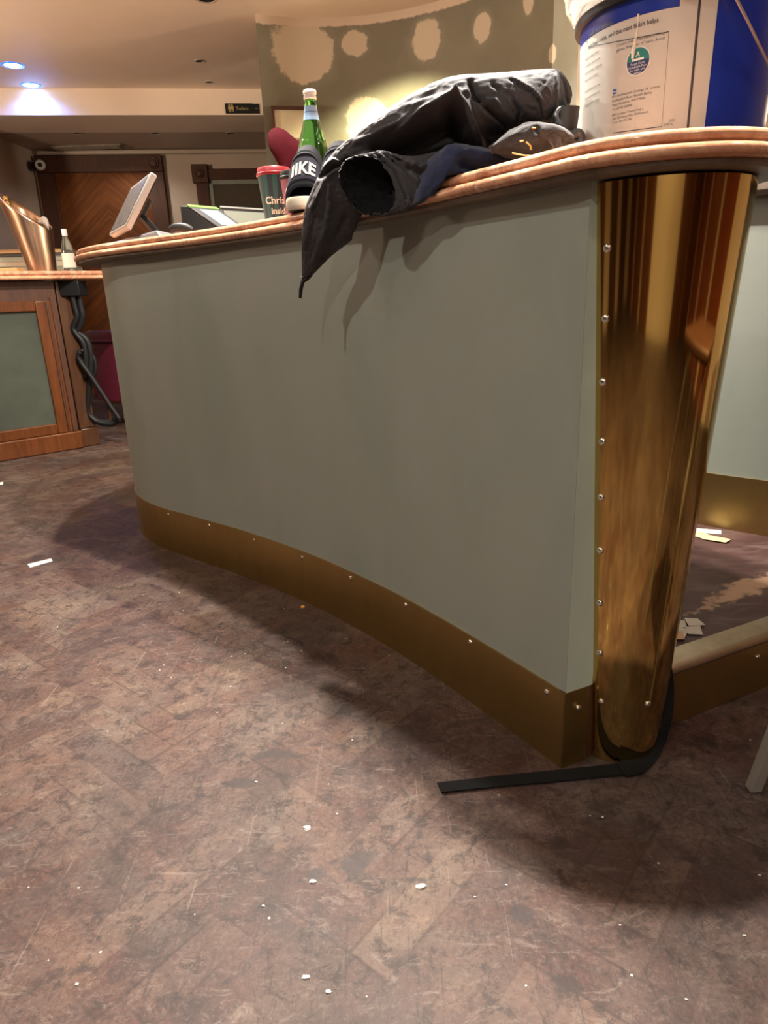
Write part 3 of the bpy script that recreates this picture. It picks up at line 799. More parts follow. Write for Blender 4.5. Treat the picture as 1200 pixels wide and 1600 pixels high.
text_mesh('lettering', 'Toilets', H_ * .5, gold, lambda u, v: a_ + NB * .0138 + W * (wl * .30 + u) + Vector((0, 0, H_ * .33 + v)), g)
text_mesh('lettering', '\u2013', H_ * .6, gold, lambda u, v: a_ + NB * .0138 + W * (wl * .86 + u) + Vector((0, 0, H_ * .33 + v)), g)

# framed picture on the curved wall
ctr = at(453, 200, 4.84); fx0, fx1 = at(424, 168, 4.80), at(492, 168, 4.86)
g = thing('picture_frame', 'brown framed picture with a cream mount on the curved wall', 'picture', (fx0.x, 4.80, 1.7))
X = Vector((fx1.x - fx0.x, .055, 0)); zt = fx0.z; zb = zt - .42; o_ = Vector((fx0.x, 4.775, zb)); Nf = Vector((X.y, -X.x, 0)).normalized(); Xn = X.normalized(); L = X.length
b = MB(); b.box(o_, Xn * .018, Nf * .02, (0, 0, zt - zb)); b.box(o_ + Xn * (L - .018), Xn * .018, Nf * .02, (0, 0, zt - zb)); b.box(o_, Xn * L, Nf * .02, (0, 0, .02)); b.box(o_ + Vector((0, 0, zt - zb - .02)), Xn * L, Nf * .02, (0, 0, .02))
b.build('frame', M['dwood'], g, bevel=.003)
b = MB(); b.box(o_ + Xn * .012, Xn * (L - .024), Nf * .008, (0, 0, zt - zb)); b.build('mount', mat('cream_card', (.62, .56, .40), .7), g, smooth=False)
pm = mat('old_print', (.2, .18, .15), .6); t = NT(pm); t.base(t.ramp(t.noise(t.coord('Object', (1, 1, .05)), 60, 5, .7), [(.4, (.16, .14, .12)), (.6, (.34, .31, .27))]))
b = MB(); b.box(o_ + Xn * .085 + Nf * .008 + Vector((0, 0, .10)), Xn * (L - .15), Nf * .002, (0, 0, .145)); b.build('print', pm, g, smooth=False)

# ------------------------------------------------------------------ chairs
SY = 2.95
g = thing('bar_stool', 'crimson velvet bar stool with a curved wing back behind the counter', 'stool', tuple(at(445, 240, SY).xy) + (RF,))
outl = [(419, 226), (418, 212), (423, 203), (433, 199), (445, 203), (456, 212), (468, 221), (479, 231), (492, 246), (500, 275), (492, 300), (452, 300), (440, 268), (431, 250), (424, 238)]
oc = catmull(outl, 4, True); V = []; Fc = []; nn = len(oc)
cx = sum(p[0] for p in oc) / nn; cy = sum(p[1] for p in oc) / nn
rings = [(0.0, .0), (.35, .0), (.7, .006), (.9, .018), (1.0, .04), (1.0, .05), (.9, .075), (.7, .088), (.35, .094), (0.0, .096)]
for s, dy in rings[1:-1]:
    for x, y in oc: V.append(at(cx + (x - cx) * s, cy + (y - cy) * s, SY + dy - .0))
m_ = len(rings) - 2
for j in range(m_ - 1):
    for i in range(nn): Fc.append((j * nn + i, j * nn + (i + 1) % nn, (j + 1) * nn + (i + 1) % nn, (j + 1) * nn + i))
Fc += [tuple(range(nn))[::-1], tuple(range((m_ - 1) * nn, m_ * nn))]
link('backrest', V, Fc, M['velvet'], g, True, sharp=0)
sc = at(462, 300, SY); sx, sy = sc.x, SY + .22
b = MB(); b.lathe([(.001, .86), (.19, .86), (.215, .875), (.215, .91), (.19, .93), (.001, .935)], (sx, sy, RF - .1), 32); b.build('seat', M['velvet'], g)
b = MB(); b.tube([(sx - .02, SY + .07, RF + .80), (sx - .02, SY + .06, RF + 1.2)], .02); b.build('back_support', M['dwood'], g)
for dx, dy in ((-1, -1), (1, -1), (-1, 1), (1, 1)):
    b = MB(); b.tube([(sx + dx * .12, sy + dy * .12, RF + .78), (sx + dx * .19, sy + dy * .19, RF + .001)], [.02, .014]); b.build('leg', M['dwood'], g)

# burgundy tub chair beyond the wooden bar
tx, ty = -1.86, 5.55
g = thing('tub_chair', 'burgundy leather tub chair half hidden behind the black cables', 'chair', (tx, ty, 0))
b = MB(); V = []; Fc = []; K = 30
prof = [(.40, .20), (.405, .5), (.41, .66), (.40, .70), (.37, .715), (.34, .69), (.335, .5), (.33, .2)]
for k in range(K + 1):
    a = math.radians(190 + 200 * k / K)
    for r, z in prof: V.append((tx + r * math.cos(a), ty + r * math.sin(a), z))
np_ = len(prof)
for k in range(K):
    for i in range(np_): Fc.append((k * np_ + i, k * np_ + (i + 1) % np_, (k + 1) * np_ + (i + 1) % np_, (k + 1) * np_ + i))
Fc += [tuple(range(np_)), tuple(range(K * np_, (K + 1) * np_))[::-1]]
link('backrest', V, Fc, M['burg'], g, True, sharp=50)
b = MB(); pts = [(tx + .415 * math.cos(math.radians(190 + 200 * k / K)), ty + .415 * math.sin(math.radians(190 + 200 * k / K)), .64) for k in range(K + 1)]; b.tube(pts, .012); b.build('piping', M['burg'], g)
b = MB(); b.lathe([(.001, .30), (.32, .30), (.335, .33), (.335, .42), (.31, .45), (.001, .46)], (tx, ty, 0), 32); b.build('seat', M['burg'], g)
b = MB(); pts = [(tx + .36 * math.cos(2 * PI * k / 32), ty + .36 * math.sin(2 * PI * k / 32), .185) for k in range(33)]; b.tube(pts, .012); b.build('base_ring', M['brass_skirt'], g)
for a in (45, 135, 225, 315):
    a = math.radians(a); b = MB(); b.tube([(tx + .33 * math.cos(a), ty + .33 * math.sin(a), .30), (tx + .35 * math.cos(a), ty + .35 * math.sin(a), .001)], [.018, .012]); b.build('leg', M['dwood'], g)

# foot rail end
c_ = at(193, 653, 4.75)
g = thing('foot_rail', 'brass foot rail with a rounded end knob low behind the counter', 'foot rail', tuple(c_))
e_ = Vector((1, .12, 0)).normalized()
b = MB(); b.tube([c_ + e_ * (x * .01) for x in (0, 1, 3, 5, 7, 10, 40)], [.006, .022, .034, .036, .03, .022, .022], 16); b.build('rail', M['brass_skirt'], g)
q_ = c_ + e_ * .35; b = MB(); b.tube([q_, Vector((q_.x, q_.y, .001))], .016); b.build('post', M['brass_skirt'], g)

# ------------------------------------------------------------------ cables under the wooden bar
CY = 4.50
def cp(pts, dy=0): return [at(x, y, CY + dy) for x, y in pts]
b = MB(); j0 = at(94, 440, CY - .0); j1 = at(128, 462, CY + .0)
g = thing('cable_bundle', 'thick black cables hanging in loops from a box under the wooden bar', 'cable', tuple(at(125, 460, CY)))
b.aab((j0.x, CY - .03, j1.z), (j1.x, CY + .10, 1.043)); b.build('junction_box', M['black'], g, bevel=.004)
for pts, r, dy in (([(112, 460), (117, 480), (120, 495), (114, 512), (119, 522), (130, 536), (134, 560), (134, 590)], .017, 0),
               ([(122, 458), (126, 478), (129, 494), (124, 512), (122, 520), (136, 532), (142, 560), (140, 600), (137, 640), (146, 655), (160, 661), (176, 662), (186, 655)], .019, .02),
               ([(126, 550), (122, 556), (126, 566), (140, 585), (158, 612), (175, 638), (187, 655)], .014, -.03),
               ([(131, 548), (124, 549), (123, 556), (130, 568), (146, 592), (165, 622), (184, 650)], .012, -.01),
               ([(138, 545), (147, 560), (149, 580), (140, 600), (136, 625), (141, 645), (154, 657), (174, 658)], .012, .03)):
    b = MB(); b.tube(catmull(cp(pts, dy), 5), r, 10); b.build('cable', M['black'], g, sharp=0)

# ------------------------------------------------------------------ things on the wooden bar
Z0 = 1.1005
wy = 4.66
# wine cooler: flared sheet-metal bucket with a slanting rim
c0 = at(65, 418, wy); tl = at(-6, 300, wy); tr = at(79, 356, wy)
g = thing('wine_cooler', 'brushed copper wine cooler with a slanting flared rim on the left bar', 'wine cooler', (c0.x, wy, Z0))
V = []; Fc = []; K = 48; m_ = 14
for j in range(m_ + 1):
    s = j / m_
    for k in range(K):
        a = 2 * PI * k / K; cx = math.cos(a)
        wl_ = .5 - .5 * cx
        top_z = tl.z * wl_ + tr.z * (1 - wl_); z = Z0 + (top_z - Z0) * s
        xl = c0.x - .082 + (tl.x - c0.x + .082) * (s ** 1.25); xr = c0.x + .085 + (tr.x - c0.x - .085) * (s ** .7)
        xm = (xl + xr) / 2; rx = (xr - xl) / 2
        V.append((xm + rx * cx, wy + (.085 + .045 * s) * math.sin(a) * (1 + .03 * math.sin(3 * a)), z))
for j in range(m_):
    for k in range(K): Fc.append((j * K + k, j * K + (k + 1) % K, (j + 1) * K + (k + 1) % K, (j + 1) * K + k))
Fc.append(tuple(range(K))[::-1])
cop = mat('brushed_copper', (.62, .40, .27), .28, 1.0); t = NT(cop); t.base(t.ramp(t.noise(t.coord('Object', (9, 9, .6)), 2, 5), [(.35, (.42, .26, .17)), (.65, (.74, .54, .40))]))
o = link('bucket', V, Fc, cop, g, True, sharp=60); md = o.modifiers.new('s', 'SOLIDIFY'); md.thickness = .003
tipv = at(7, 308, wy)
bb = Vector((c0.x - .02, wy, Z0 + .02)); ax = (tipv - bb); LB = ax.length; ax.normalize()
nb = thing('champagne_bottle', 'gold foiled bottle neck poking out of the copper wine cooler', 'bottle', tuple(bb))
dg = mat('dark_green_bottle', (.01, .03, .012), .1)
b = MB(); b.lathe([(.001, .004), (.034, .006), (.038, .02), (.038, LB - .24), (.028, LB - .17), (.016, LB - .12)], bb, 24, axis=ax); b.build('glass', dg, nb)
b = MB(); b.lathe([(.0165, LB - .13), (.015, LB - .05), (.019, LB - .04), (.019, LB - .03), (.016, LB - .026), (.021, LB - .02), (.022, LB - .008), (.018, LB + .002), (.001, LB + .004)], bb, 20, axis=ax); b.build('foil', mat('gold_foil', (.55, .38, .12), .3, .9), nb)
o = loft_px('napkin', [(57, 348, 62, 352, wy - .02, .004), (66, 338, 68, 352, wy - .02, .02), (74, 342, 76, 362, wy - .01, .025), (77, 352, 76, 366, wy, .01)], mat('white_cloth', (.68, .64, .58), .8), None, 16, 5, 1, (.002, 30, 1))
tag(o, 'white napkin tucked into the right rim of the copper cooler', 'napkin')
# water bottle
p = at(110, 420, 4.62); tz = at(104, 358, 4.62).z
def glassmat(name, col, rough=.02, tr=.95):
    return mat(name, col, rough, 0, .5, **{'Transmission Weight': tr, 'IOR': 1.45})
g = thing('water_bottle', 'small clear water bottle with white label on the left bar', 'bottle', (p.x, p.y, Z0))
Hh = tz - Z0
b = MB(); b.lathe([(.001, 0), (.034, .002), (.038, .01), (.038, Hh * .50), (.034, Hh * .60), (.020, Hh * .76), (.0145, Hh * .84), (.0145, Hh * .90)], (p.x, p.y, Z0), 28); b.build('glass', glassmat('clear_glass', (.75, .82, .76)), g)
b = MB(); b.lathe([(.0386, Hh * .10), (.0386, Hh * .44)], (p.x, p.y, Z0), 28, cap=False); b.build('label', mat('pale_label', (.62, .60, .52), .5), g)
b = MB(); b.lathe([(.0155, Hh * .84), (.0165, Hh * .86), (.0165, Hh * .985), (.015, Hh), (.001, Hh)], (p.x, p.y, Z0), 20); b.build('cap', mat('white_cap', (.72, .72, .76), .4), g)
# stack of menu folders
cols = [('cream cardboard', (.50, .45, .36)), ('pale green', (.36, .40, .33)), ('cream', (.48, .43, .34)), ('grey green', (.32, .35, .30)), ('black', (.02, .02, .022)), ('tan', (.46, .28, .12))]
zz = Z0; Yb = 5.0
offs = [0, .02, -.015, .01, -.01, .015]; th = [.028, .034, .034, .030, .022, .024]
places = ['lowest', 'second from the bottom', 'third from the bottom', 'fourth from the bottom', 'just below the top', 'topmost']
for i, (cn, cc) in enumerate(cols):
    g = thing('menu_folder', cn + ' menu folder, ' + places[i] + ' of the stack on the left bar', 'folder', (-2.5, Yb, zz), 'stacked menu folders')
    an = math.radians(-14 + offs[i] * 60); ca, sa = math.cos(an), math.sin(an); fx, fy = -2.06 + offs[i], 4.96
    hm = mat('folder_cover', cc, .5)
    b = MB(); X = Vector((-ca, -sa * -1, 0)); Y_ = Vector((X.y * -1, X.x, 0)) * -1
    X = Vector((-ca, sa, 0)); Y_ = Vector((sa, ca, 0))
    o_ = Vector((fx, fy, zz)); t_ = th[i]
    b.box(o_, X * .62, Y_ * .26, (0, 0, .003)); b.box(o_ + Vector((0, 0, t_ - .0045)), X * .62, Y_ * .26, (0, 0, .003)); b.box(o_ + Y_ * .256, X * .62, Y_ * .004, (0, 0, t_ - .0015))
    b.build('cover', hm, g, bevel=.001)
    b = MB(); b.box(o_ + X * .006 + Y_ * .004 + Vector((0, 0, .003)), X * .60, Y_ * .25, (0, 0, t_ - .0075)); b.build('pages', mat('page_edges', tuple(min(1, q * .8 + .05) for q in cc), .8), g)
    zz += t_ - .001
p = at(26, 412, 4.55)
b = MB(); b.aab((p.x - .10, 4.44, Z0), (p.x + .05, 4.54, Z0 + .030)); o = b.build('card_box', mat('tan_card', (.50, .30, .14), .7), bevel=.003); tag(o, 'flat tan card box lying in front of the stacked menu folders', 'box')

# ------------------------------------------------------------------ things on the counter
Z0 = 1.0785
# point-of-sale monitor, seen almost edge-on
dusty = mat('dusty_screen', (.045, .045, .048), .35); t = NT(dusty); t.base(t.ramp(t.noise(t.coord('Object'), 45, 7, .75), [(.38, (.03, .03, .032)), (.66, (.12, .115, .11))]))
g = thing('touch_monitor', 'tilted silver-edged touch screen monitor on a folding stand at the far end of the counter', 'monitor', (-.80, 2.55, Z0))
Bn, Cn, Dn, An = at(195, 354, 2.45), at(236, 268, 2.45), at(207, 296, 2.80), at(168, 364, 2.80)
hx = (Cn - Bn); wx = (An - Bn); wx = (wx + (Dn - Cn)) / 2; nrm = wx.cross(hx).normalized()
if nrm.z < 0: nrm = -nrm
b = MB(); b.box(Bn - nrm * .022, wx, hx, nrm * .022); b.build('casing', mat('silver_plastic', (.30, .29, .28), .4, .3), g, bevel=.004)
b = MB(); b.box(Bn + wx * .05 + hx * .07 + nrm * .0005, wx * .9, hx * .86, nrm * .001); b.build('screen', dusty, g, smooth=False)
b = MB(); b.box(Bn - nrm * .028 + wx * .02 + hx * .02, wx * .96, hx * .96, nrm * .008); b.build('back_cover', M['black'], g, bevel=.003)
mid = Bn + wx * .4 + hx * .42 - nrm * .025
foot = Vector((at(247, 350, 2.62).x, 2.62, Z0 + .02))
b = MB(); b.box(mid - wx.normalized() * .045 - nrm * .03, wx.normalized() * .09, hx.normalized() * .06, nrm * .035); b.build('hinge', M['black'], g, bevel=.004)
b = MB(); dd = (foot - mid); sx_ = wx.normalized() * .06; b.box(mid - sx_ / 2, sx_, dd, Vector((.012, 0, .012))); b.build('arm', M['black'], g, bevel=.003)
f0 = at(185, 366, 2.55); f1 = at(258, 352, 2.5)
b = MB(); b.add([(f0.x, 2.5, Z0), (f1.x, 2.5, Z0), (f1.x + .02, 2.72, Z0), (f0.x, 2.72, Z0), (f0.x, 2.5, Z0 + .012), (f1.x - .03, 2.5, Z0 + .045), (f1.x - .01, 2.72, Z0 + .045), (f0.x, 2.72, Z0 + .012)],
    [(0, 3, 2, 1), (4, 5, 6, 7), (0, 1, 5, 4), (1, 2, 6, 5), (2, 3, 7, 6), (3, 0, 4, 7)]); b.build('base', mat('chrome_plastic', (.5, .5, .52), .22, .7), g, bevel=.006)
# card machine with lit screen
TY = 2.42
g = thing('till_terminal', 'black wedge till terminal with a glowing pale screen on the counter', 'card terminal', (at(300, 350, TY).x, TY, Z0))
a0 = at(281, 322, TY); a1 = at(291, 322, TY); a2 = at(327, 352, TY); xr = at(352, 330, TY + .14).x
WV = Vector((.075, .095, 0))
def wedge(b, x0, x1, x2, z, y0):
    # side profile in x-z: vertical back, short top, sloping face
    P = [Vector((x, y0, zz_)) for x, zz_ in ((x0, Z0), (x0, z), (x1, z), (x2, Z0 + .03), (x2, Z0))]
    V = P + [p + WV for p in P]; n = 5
    return b.add(V, [tuple(range(n)), tuple(range(n, 2 * n))[::-1]] + [(i, (i + 1) % n, n + (i + 1) % n, n + i) for i in range(n)])
b = MB(); wedge(b, a0.x, a1.x, a2.x + .035, a0.z, TY); b.build('body', M['black'], g, bevel=.003)
S0 = Vector((a1.x, TY, a0.z)); S1 = Vector((a2.x + .035, TY, Z0 + .03)); sl = (S1 - S0); sn_ = sl.cross(WV).normalized()
if sn_.z < 0: sn_ = -sn_
fr = mat('green_trim', (.12, .30, .06), .4)
b = MB(); b.box(S0 + sn_ * .0005, sl * .10, WV, sn_ * .006); b.build('green_edge', fr, g, bevel=.001)
scm = mat('lit_screen', (.12, .18, .24), .25); bs = scm.node_tree.nodes['Principled BSDF']; bs.inputs['Emission Color'].default_value = (.45, .68, 1, 1); bs.inputs['Emission Strength'].default_value = .42
b = MB(); b.box(S0 + sl * .10 + sn_ * .0005, sl * .90, WV, sn_ * .004); b.build('bezel', mat('dark_grey_plastic', (.05, .05, .05), .4), g, bevel=.001)
b = MB(); b.box(S0 + sl * .18 + WV * .22 + sn_ * .0048, sl * .66, WV * .62, sn_ * .001); b.build('screen', scm, g, smooth=False)
for px0, px1, dz, lab in ((265, 300, .022, 'black curved phone handset lying left of the till terminal'), ):
    P0, P1 = at(px0, 352, 2.36), at(px1, 350, 2.36)
    b = MB(); pts = [(P0.x + (P1.x - P0.x) * s, 2.36, Z0 + .014 + dz * math.sin(PI * (.25 + .6 * s))) for s in [i / 8 for i in range(9)]]
    b.tube(pts, [.010, .013, .014, .014, .014, .014, .014, .013, .010], 12); o = b.build('handset', M['black']); tag(o, lab, 'phone')
o = MB(); pc = at(332, 349, 2.30); o.aab((pc.x - .04, 2.27, Z0), (pc.x + .035, 2.40, Z0 + .012)); o = o.build('notepad', mat('white_paper', (.62, .60, .58), .6), bevel=.002); tag(o, 'small white notepad lying below the lit terminal screen', 'notepad')
# black framed monitor behind
g = thing('flat_monitor', 'black framed grey monitor leaning back left of the striped cup', 'monitor', (at(370, 340, 2.6).x, 2.6, Z0))
u0, u1 = at(343, 322, 2.78), at(420, 327, 2.93); v0 = Vector((at(357, 352, 2.66).x, 2.66, Z0 + .02))
wx = Vector((u1.x - u0.x, u1.y - u0.y, 0)); hx = u0 - v0; nr = wx.cross(hx).normalized(); nr = nr if nr.y < 0 else -nr
b = MB(); b.box(v0, wx, hx, -nr * .018); b.build('casing', M['black'], g, bevel=.003)
b = MB(); b.box(v0 + wx * .05 + hx * .03 + nr * .0005, wx * .9, hx * .83, nr * .001); b.build('screen', mat('grey_green_screen', (.10, .105, .085), .3), g, smooth=False)
b = MB(); b.box(v0 + hx * .93 + nr * .0002, wx, hx * .05, nr * .004); b.build('top_bezel', mat('grey_bezel', (.13, .13, .12), .3), g)
b = MB(); b.box(v0 + wx * .25 - Vector((0, 0, .0195)), wx * .5, Vector((0, .15, 0)), Vector((0, 0, .012))); b.build('base', M['black'], g, bevel=.002)

# paper cups
def cup(name, px, y, ztop_px, rt_, mats_, label, lidm, texts=None, stripes=False):
    p = at(px[0], px[1], y); zt = at(px[0], ztop_px, y).z; H = zt - Z0
    g = thing('paper_cup', label, 'paper cup', (p.x, y, Z0), 'takeaway cups')
    rb = rt_ * .68; Hc = H - .014
    K = 60; V = []; Fc = []; mi = []
    for j, (s) in enumerate((0, .02, 1)):
        for k in range(K):
            a = 2 * PI * k / K; r = rb + (rt_ - rb) * s; V.append((p.x + r * math.cos(a), y + r * math.sin(a), Z0 + Hc * s))
    for j in range(2):
        for k in range(K): Fc.append((j * K + k, j * K + (k + 1) % K, (j + 1) * K + (k + 1) % K, (j + 1) * K + k)); mi.append((k // 3) % 2 if stripes else 0)
    Fc.append(tuple(range(K))[::-1]); mi.append(0)
    link('cup_body', V, Fc, None, g, True, mats=mats_, fmi=mi, sharp=40)
    b = MB(); b.lathe([(rt_ * .97, Hc - .008), (rt_ * 1.05, Hc - .007), (rt_ * 1.06, Hc - .001), (rt_ * 1.0, Hc + .001), (rt_ * .98, H - .003), (rt_ * .93, H), (rt_ * .88, H - .001), (rt_ * .86, H - .008), (.001, H - .009)], (p.x, y, Z0), 40, cap=False); b.build('lid', lidm, g)
    if texts:
        for s, size, zc, a0, m_t in texts:
            base = math.atan2(-y, -p.x) + a0
            def fn(u, v, zc=zc, base=base):
                z = Z0 + zc + v; r = rb + (rt_ - rb) * ((z - Z0) / Hc) + .0006; a = base + u / r
                return Vector((p.x + r * math.cos(a), y + r * math.sin(a), z))
            text_mesh('lettering', s, size, m_t, fn, g, bold=.0005)
wh = mat('white_print', (.80, .78, .74), .5)
cup('c', (430, 300), 2.14, 263, .0475, [mat('cup_navy', (.025, .04, .06), .5), mat('cup_teal', (.03, .11, .115), .5)], 'teal and navy striped cup with a red lid', mat('red_lid', (.28, .018, .026), .4),
    [('Christmas', .027, .062, -.80, wh), ('inside', .023, .036, -.40, wh)], True)
cup('c', (463, 300), 2.04, 268, .0415, [mat('cup_mauve', (.24, .09, .15), .5)], 'plain mauve cup with a black lid beside the striped cup', M['black'])

# green bottle
by = 1.99; p = at(491, 260, by); zt = at(489, 141, by).z; H = zt - Z0
g = thing('glass_bottle', 'tall green glass water bottle with a white cap behind the slides', 'bottle', (p.x, by, Z0))
b = MB(); b.lathe([(.001, .0), (.036, .001), (.041, .008), (.042, .02), (.042, H * .50), (.040, H * .56), (.034, H * .64), (.024, H * .74), (.0165, H * .84), (.0145, H * .90), (.0145, H * .935)], (p.x, by, Z0), 40); b.build('glass', glassmat('green_glass', (.16, .50, .13), .02, .97), g)
b = MB(); b.lathe([(.0150, H * .93), (.0165, H * .935), (.0165, H * .955), (.0150, H * .957), (.0150, H * .968), (.0170, H * .970), (.0172, H * .992), (.0155, H), (.001, H)], (p.x, by, Z0), 28); b.build('cap', mat('white_metal_cap', (.80, .78, .76), .3, .2), g)
b = MB(); b.lathe([(.0215, H * .775), (.0183, H * .825), (.0164, H * .875), (.0160, H * .88)], (p.x, by, Z0), 32, cap=False); b.build('neck_label', mat('pale_blue_label', (.28, .45, .68), .4), g)
for z_, m_t in ((.845, 'dark_blue_ink'),):
    ink = mat(m_t, (.05, .10, .35), .5)
    b = MB(); b.lathe([(.0181, H * .832), (.0176, H * .842)], (p.x, by, Z0), 32, cap=False); b.build('label_stripe', ink, g)

# slide sandals
def slide(cpx, depth, yaw, tilt, label, zlift=0.0, s=.82):
    c_ = at(cpx[0], cpx[1], depth); c_.z = 1.0815 + .0 + zlift     # toe tip centre (underside level)
    g = thing('slide_sandal', label, 'sandal', tuple(c_), 'slide sandals')
    fwd = Vector((math.sin(yaw), -math.cos(yaw), 0)); rt_ = Vector((math.cos(yaw), math.sin(yaw), 0)); up_ = Vector((0, 0, 1))
    fwd = (fwd * math.cos(tilt) + up_ * math.sin(tilt)); upn = rt_.cross(fwd) * -1
    if upn.z < 0: upn = -upn
    def W(x, yb, z): return c_ + rt_ * x * s - fwd * yb * s + upn * z * s     # yb = distance back from the toe
    L = .150; out = []
    for k in range(33):
        t_ = k / 32; a = PI * t_
        out.append((-math.cos(a) * .053, .055 * (1 - math.sin(a)) ** 1.0))
    outl = out + [(.048, .11), (.044, L), (-.044, L), (-.048, .11)]
    V = []; Fc = []; n = len(outl)
    lv = [(.94, 0), (1.0, .004), (1.02, .012), (1.0, .030), (.97, .034)]
    for sc_, z in lv: V += [W(x * sc_, yb * 1.0 + (1 - sc_) * .05, z) for x, yb in outl]
    for j in range(len(lv) - 1):
        for i in range(n): Fc.append((j * n + i, j * n + (i + 1) % n, (j + 1) * n + (i + 1) % n, (j + 1) * n + i))
    top_ = tuple(range((len(lv) - 1) * n, len(lv) * n)); bot_ = tuple(range(n))[::-1]
    link('sole', V, Fc + [bot_], None, g, True, mats=[mat('cream_foam', (.60, .53, .42), .6), mat('dark_outsole', (.10, .085, .07), .8)], fmi=[0] * len(Fc) + [1], sharp=45)
    V = [W(x * .95, yb + .002, .0345) for x, yb in outl] + [W(x * .95, yb + .002, .037) for x, yb in outl]
    link('footbed', V, [tuple(range(n, 2 * n))] + [(i, (i + 1) % n, n + (i + 1) % n, n + i) for i in range(n)], M['blackfoam'], g, True)
    # strap: arch swept back from the toe
    def arch(y0, y1, h0, h1, th_, name, m_, half=.054, n=20, m2=6):
        V = []; Fc = []
        for j in range(m2 + 1):
            t_ = j / m2; yb = y0 + (y1 - y0) * t_; h = h0 + (h1 - h0) * t_
            for q_ in (0, 1):
                for k in range(n + 1):
                    a = PI * k / n; e = (th_ if q_ else 0)
                    x = -math.cos(a); x = math.copysign(abs(x) ** .8, x)
                    V.append(W(x * (half - e), yb, .012 + (h - e) * (math.sin(a) ** .62)))
        w_ = 2 * (n + 1)
        for j in range(m2):
            for k in range(n):
                Fc.append((j * w_ + k, j * w_ + k + 1, (j + 1) * w_ + k + 1, (j + 1) * w_ + k)); o2 = n + 1
                Fc.append((j * w_ + o2 + k, (j + 1) * w_ + o2 + k, (j + 1) * w_ + o2 + k + 1, j * w_ + o2 + k + 1))
        for j in (0, m2):
            for k in range(n): Fc.append((j * w_ + k, j * w_ + k + 1, j * w_ + n + 2 + k, j * w_ + n + 1 + k))
        return link(name, V, Fc, m_, g, True, sharp=50)
    arch(.050, .100, .062, .160, .008, 'strap', M['blackfoam'])
    arch(.0545, .090, .078, .142, .004, 'strap_band', mat('grey_mesh', (.020, .018, .026), .85, spec=.15), .0565)
    pale = mat('cream_letters', (.46, .43, .35), .7)
    def fn(u, v):
        # letters lie on the front of the arch, x across, v up the slope
        x = (u - .016) * .8; t_ = .16 + v / .073; yb = .0545 + .0355 * t_ - .0012; h = .078 + .064 * t_ + .001
        k = max(-.98, min(.98, x / .0565)); sa = math.sin(math.acos(max(-1, min(1, math.copysign(abs(k) ** 1.25, k)))))
        return W(x, yb, .012 + (h + .0016) * (sa ** .62))
    ci = W(0, .098, .03); cap_ = [ci] + [W(-math.cos(PI * k / 20) * .046, .098, .012 + .150 * math.sin(PI * k / 20) ** .62) for k in range(21)]
    link('arch_shade', cap_, [(0, 1 + k, 2 + k) for k in range(20)] + [(0, 21, 1)], M['black'], g, False)  # black sheet closing the arch, stands in for shade under the strap
    text_mesh('lettering', 'NIKE', .056, pale, fn, g, 'CENTER', bold=.0014)
    arch(.090, .135, .150, .180, .016, 'padded_collar', M['blackfoam'], .053)
    return g
slide((470, 333), 1.735, math.radians(-8), math.radians(1), 'left of the two black strapped slides with cream soles overhanging the edge')
slide((521, 326), 1.70, math.radians(-8), math.radians(1), 'right of the two black slides, partly covered by the jacket')

# jacket
SECS = [(475, 434, 486, 430, 1.64, .008), (474, 408, 514, 402, 1.62, .014), (473, 372, 548, 374, 1.585, .022), (477, 335, 568, 346, 1.565, .028),
        (488, 300, 592, 322, 1.55, .035), (503, 268, 628, 302, 1.545, .05), (520, 243, 662, 285, 1.54, .07), (548, 220, 700, 270, 1.52, .09),
        (592, 190, 735, 262, 1.48, .105), (645, 155, 765, 250, 1.45, .115), (705, 132, 790, 240, 1.41, .11), (785, 126, 822, 222, 1.37, .10), (845, 118, 850, 208, 1.34, .08), (874, 117, 872, 196, 1.33, .055), (890, 136, 884, 178, 1.32, .03), (894, 150, 892, 158, 1.31, .006)]
RID = [([(535, 262), (590, 236), (625, 205), (660, 172), (712, 146)], .022, 5), ([(712, 146), (728, 165), (742, 195), (752, 225), (750, 240)], .024, 6), ([(600, 236), (660, 212), (706, 190)], -.075, 15), ([(704, 168), (712, 200), (722, 225)], -.06, 9),
       ([(735, 130), (742, 150), (760, 165), (775, 180), (790, 195)], -.022, 4), ([(752, 160), (775, 157), (790, 175), (805, 192)], .012, 3), ([(770, 132), (800, 150), (812, 172), (808, 190)], -.010, 3), ([(785, 140), (805, 155), (822, 175)], .008, 3),
       ([(798, 124), (828, 142), (842, 158), (846, 178)], -.008, 2), ([(805, 123), (833, 140), (848, 157)], .005, 2), ([(500, 275), (520, 262), (545, 250)], -.022, 4), ([(505, 262), (520, 250), (535, 256), (548, 268)], .016, 3), ([(486, 325), (505, 285), (525, 262)], .012, 4),
       ([(490, 410), (508, 360), (515, 320), (512, 290)], .008, 5), ([(505, 400), (530, 360), (540, 340)], -.010, 5), ([(480, 390), (492, 340)], -.006, 4), ([(555, 222), (590, 208), (625, 190), (650, 168)], .008, 5), ([(640, 165), (690, 150), (730, 142)], .007, 4), ([(770, 205), (815, 208), (850, 195)], -.022, 7),
       ([(870, 118), (872, 150), (868, 180)], .006, 3), ([(880, 125), (886, 160)], -.006, 3), ([(660, 200), (690, 186), (712, 170)], -.012, 4)]
jk = thing('jacket', 'black nylon winter jacket heaped on the counter with a corner hanging down', 'jacket', (at(600, 300, 1.5).x, 1.5, Z0))
loft_px('jacket_body', SECS, M['jacket'], jk, 120, 22, .8, (.0035, 9, .5), RID)
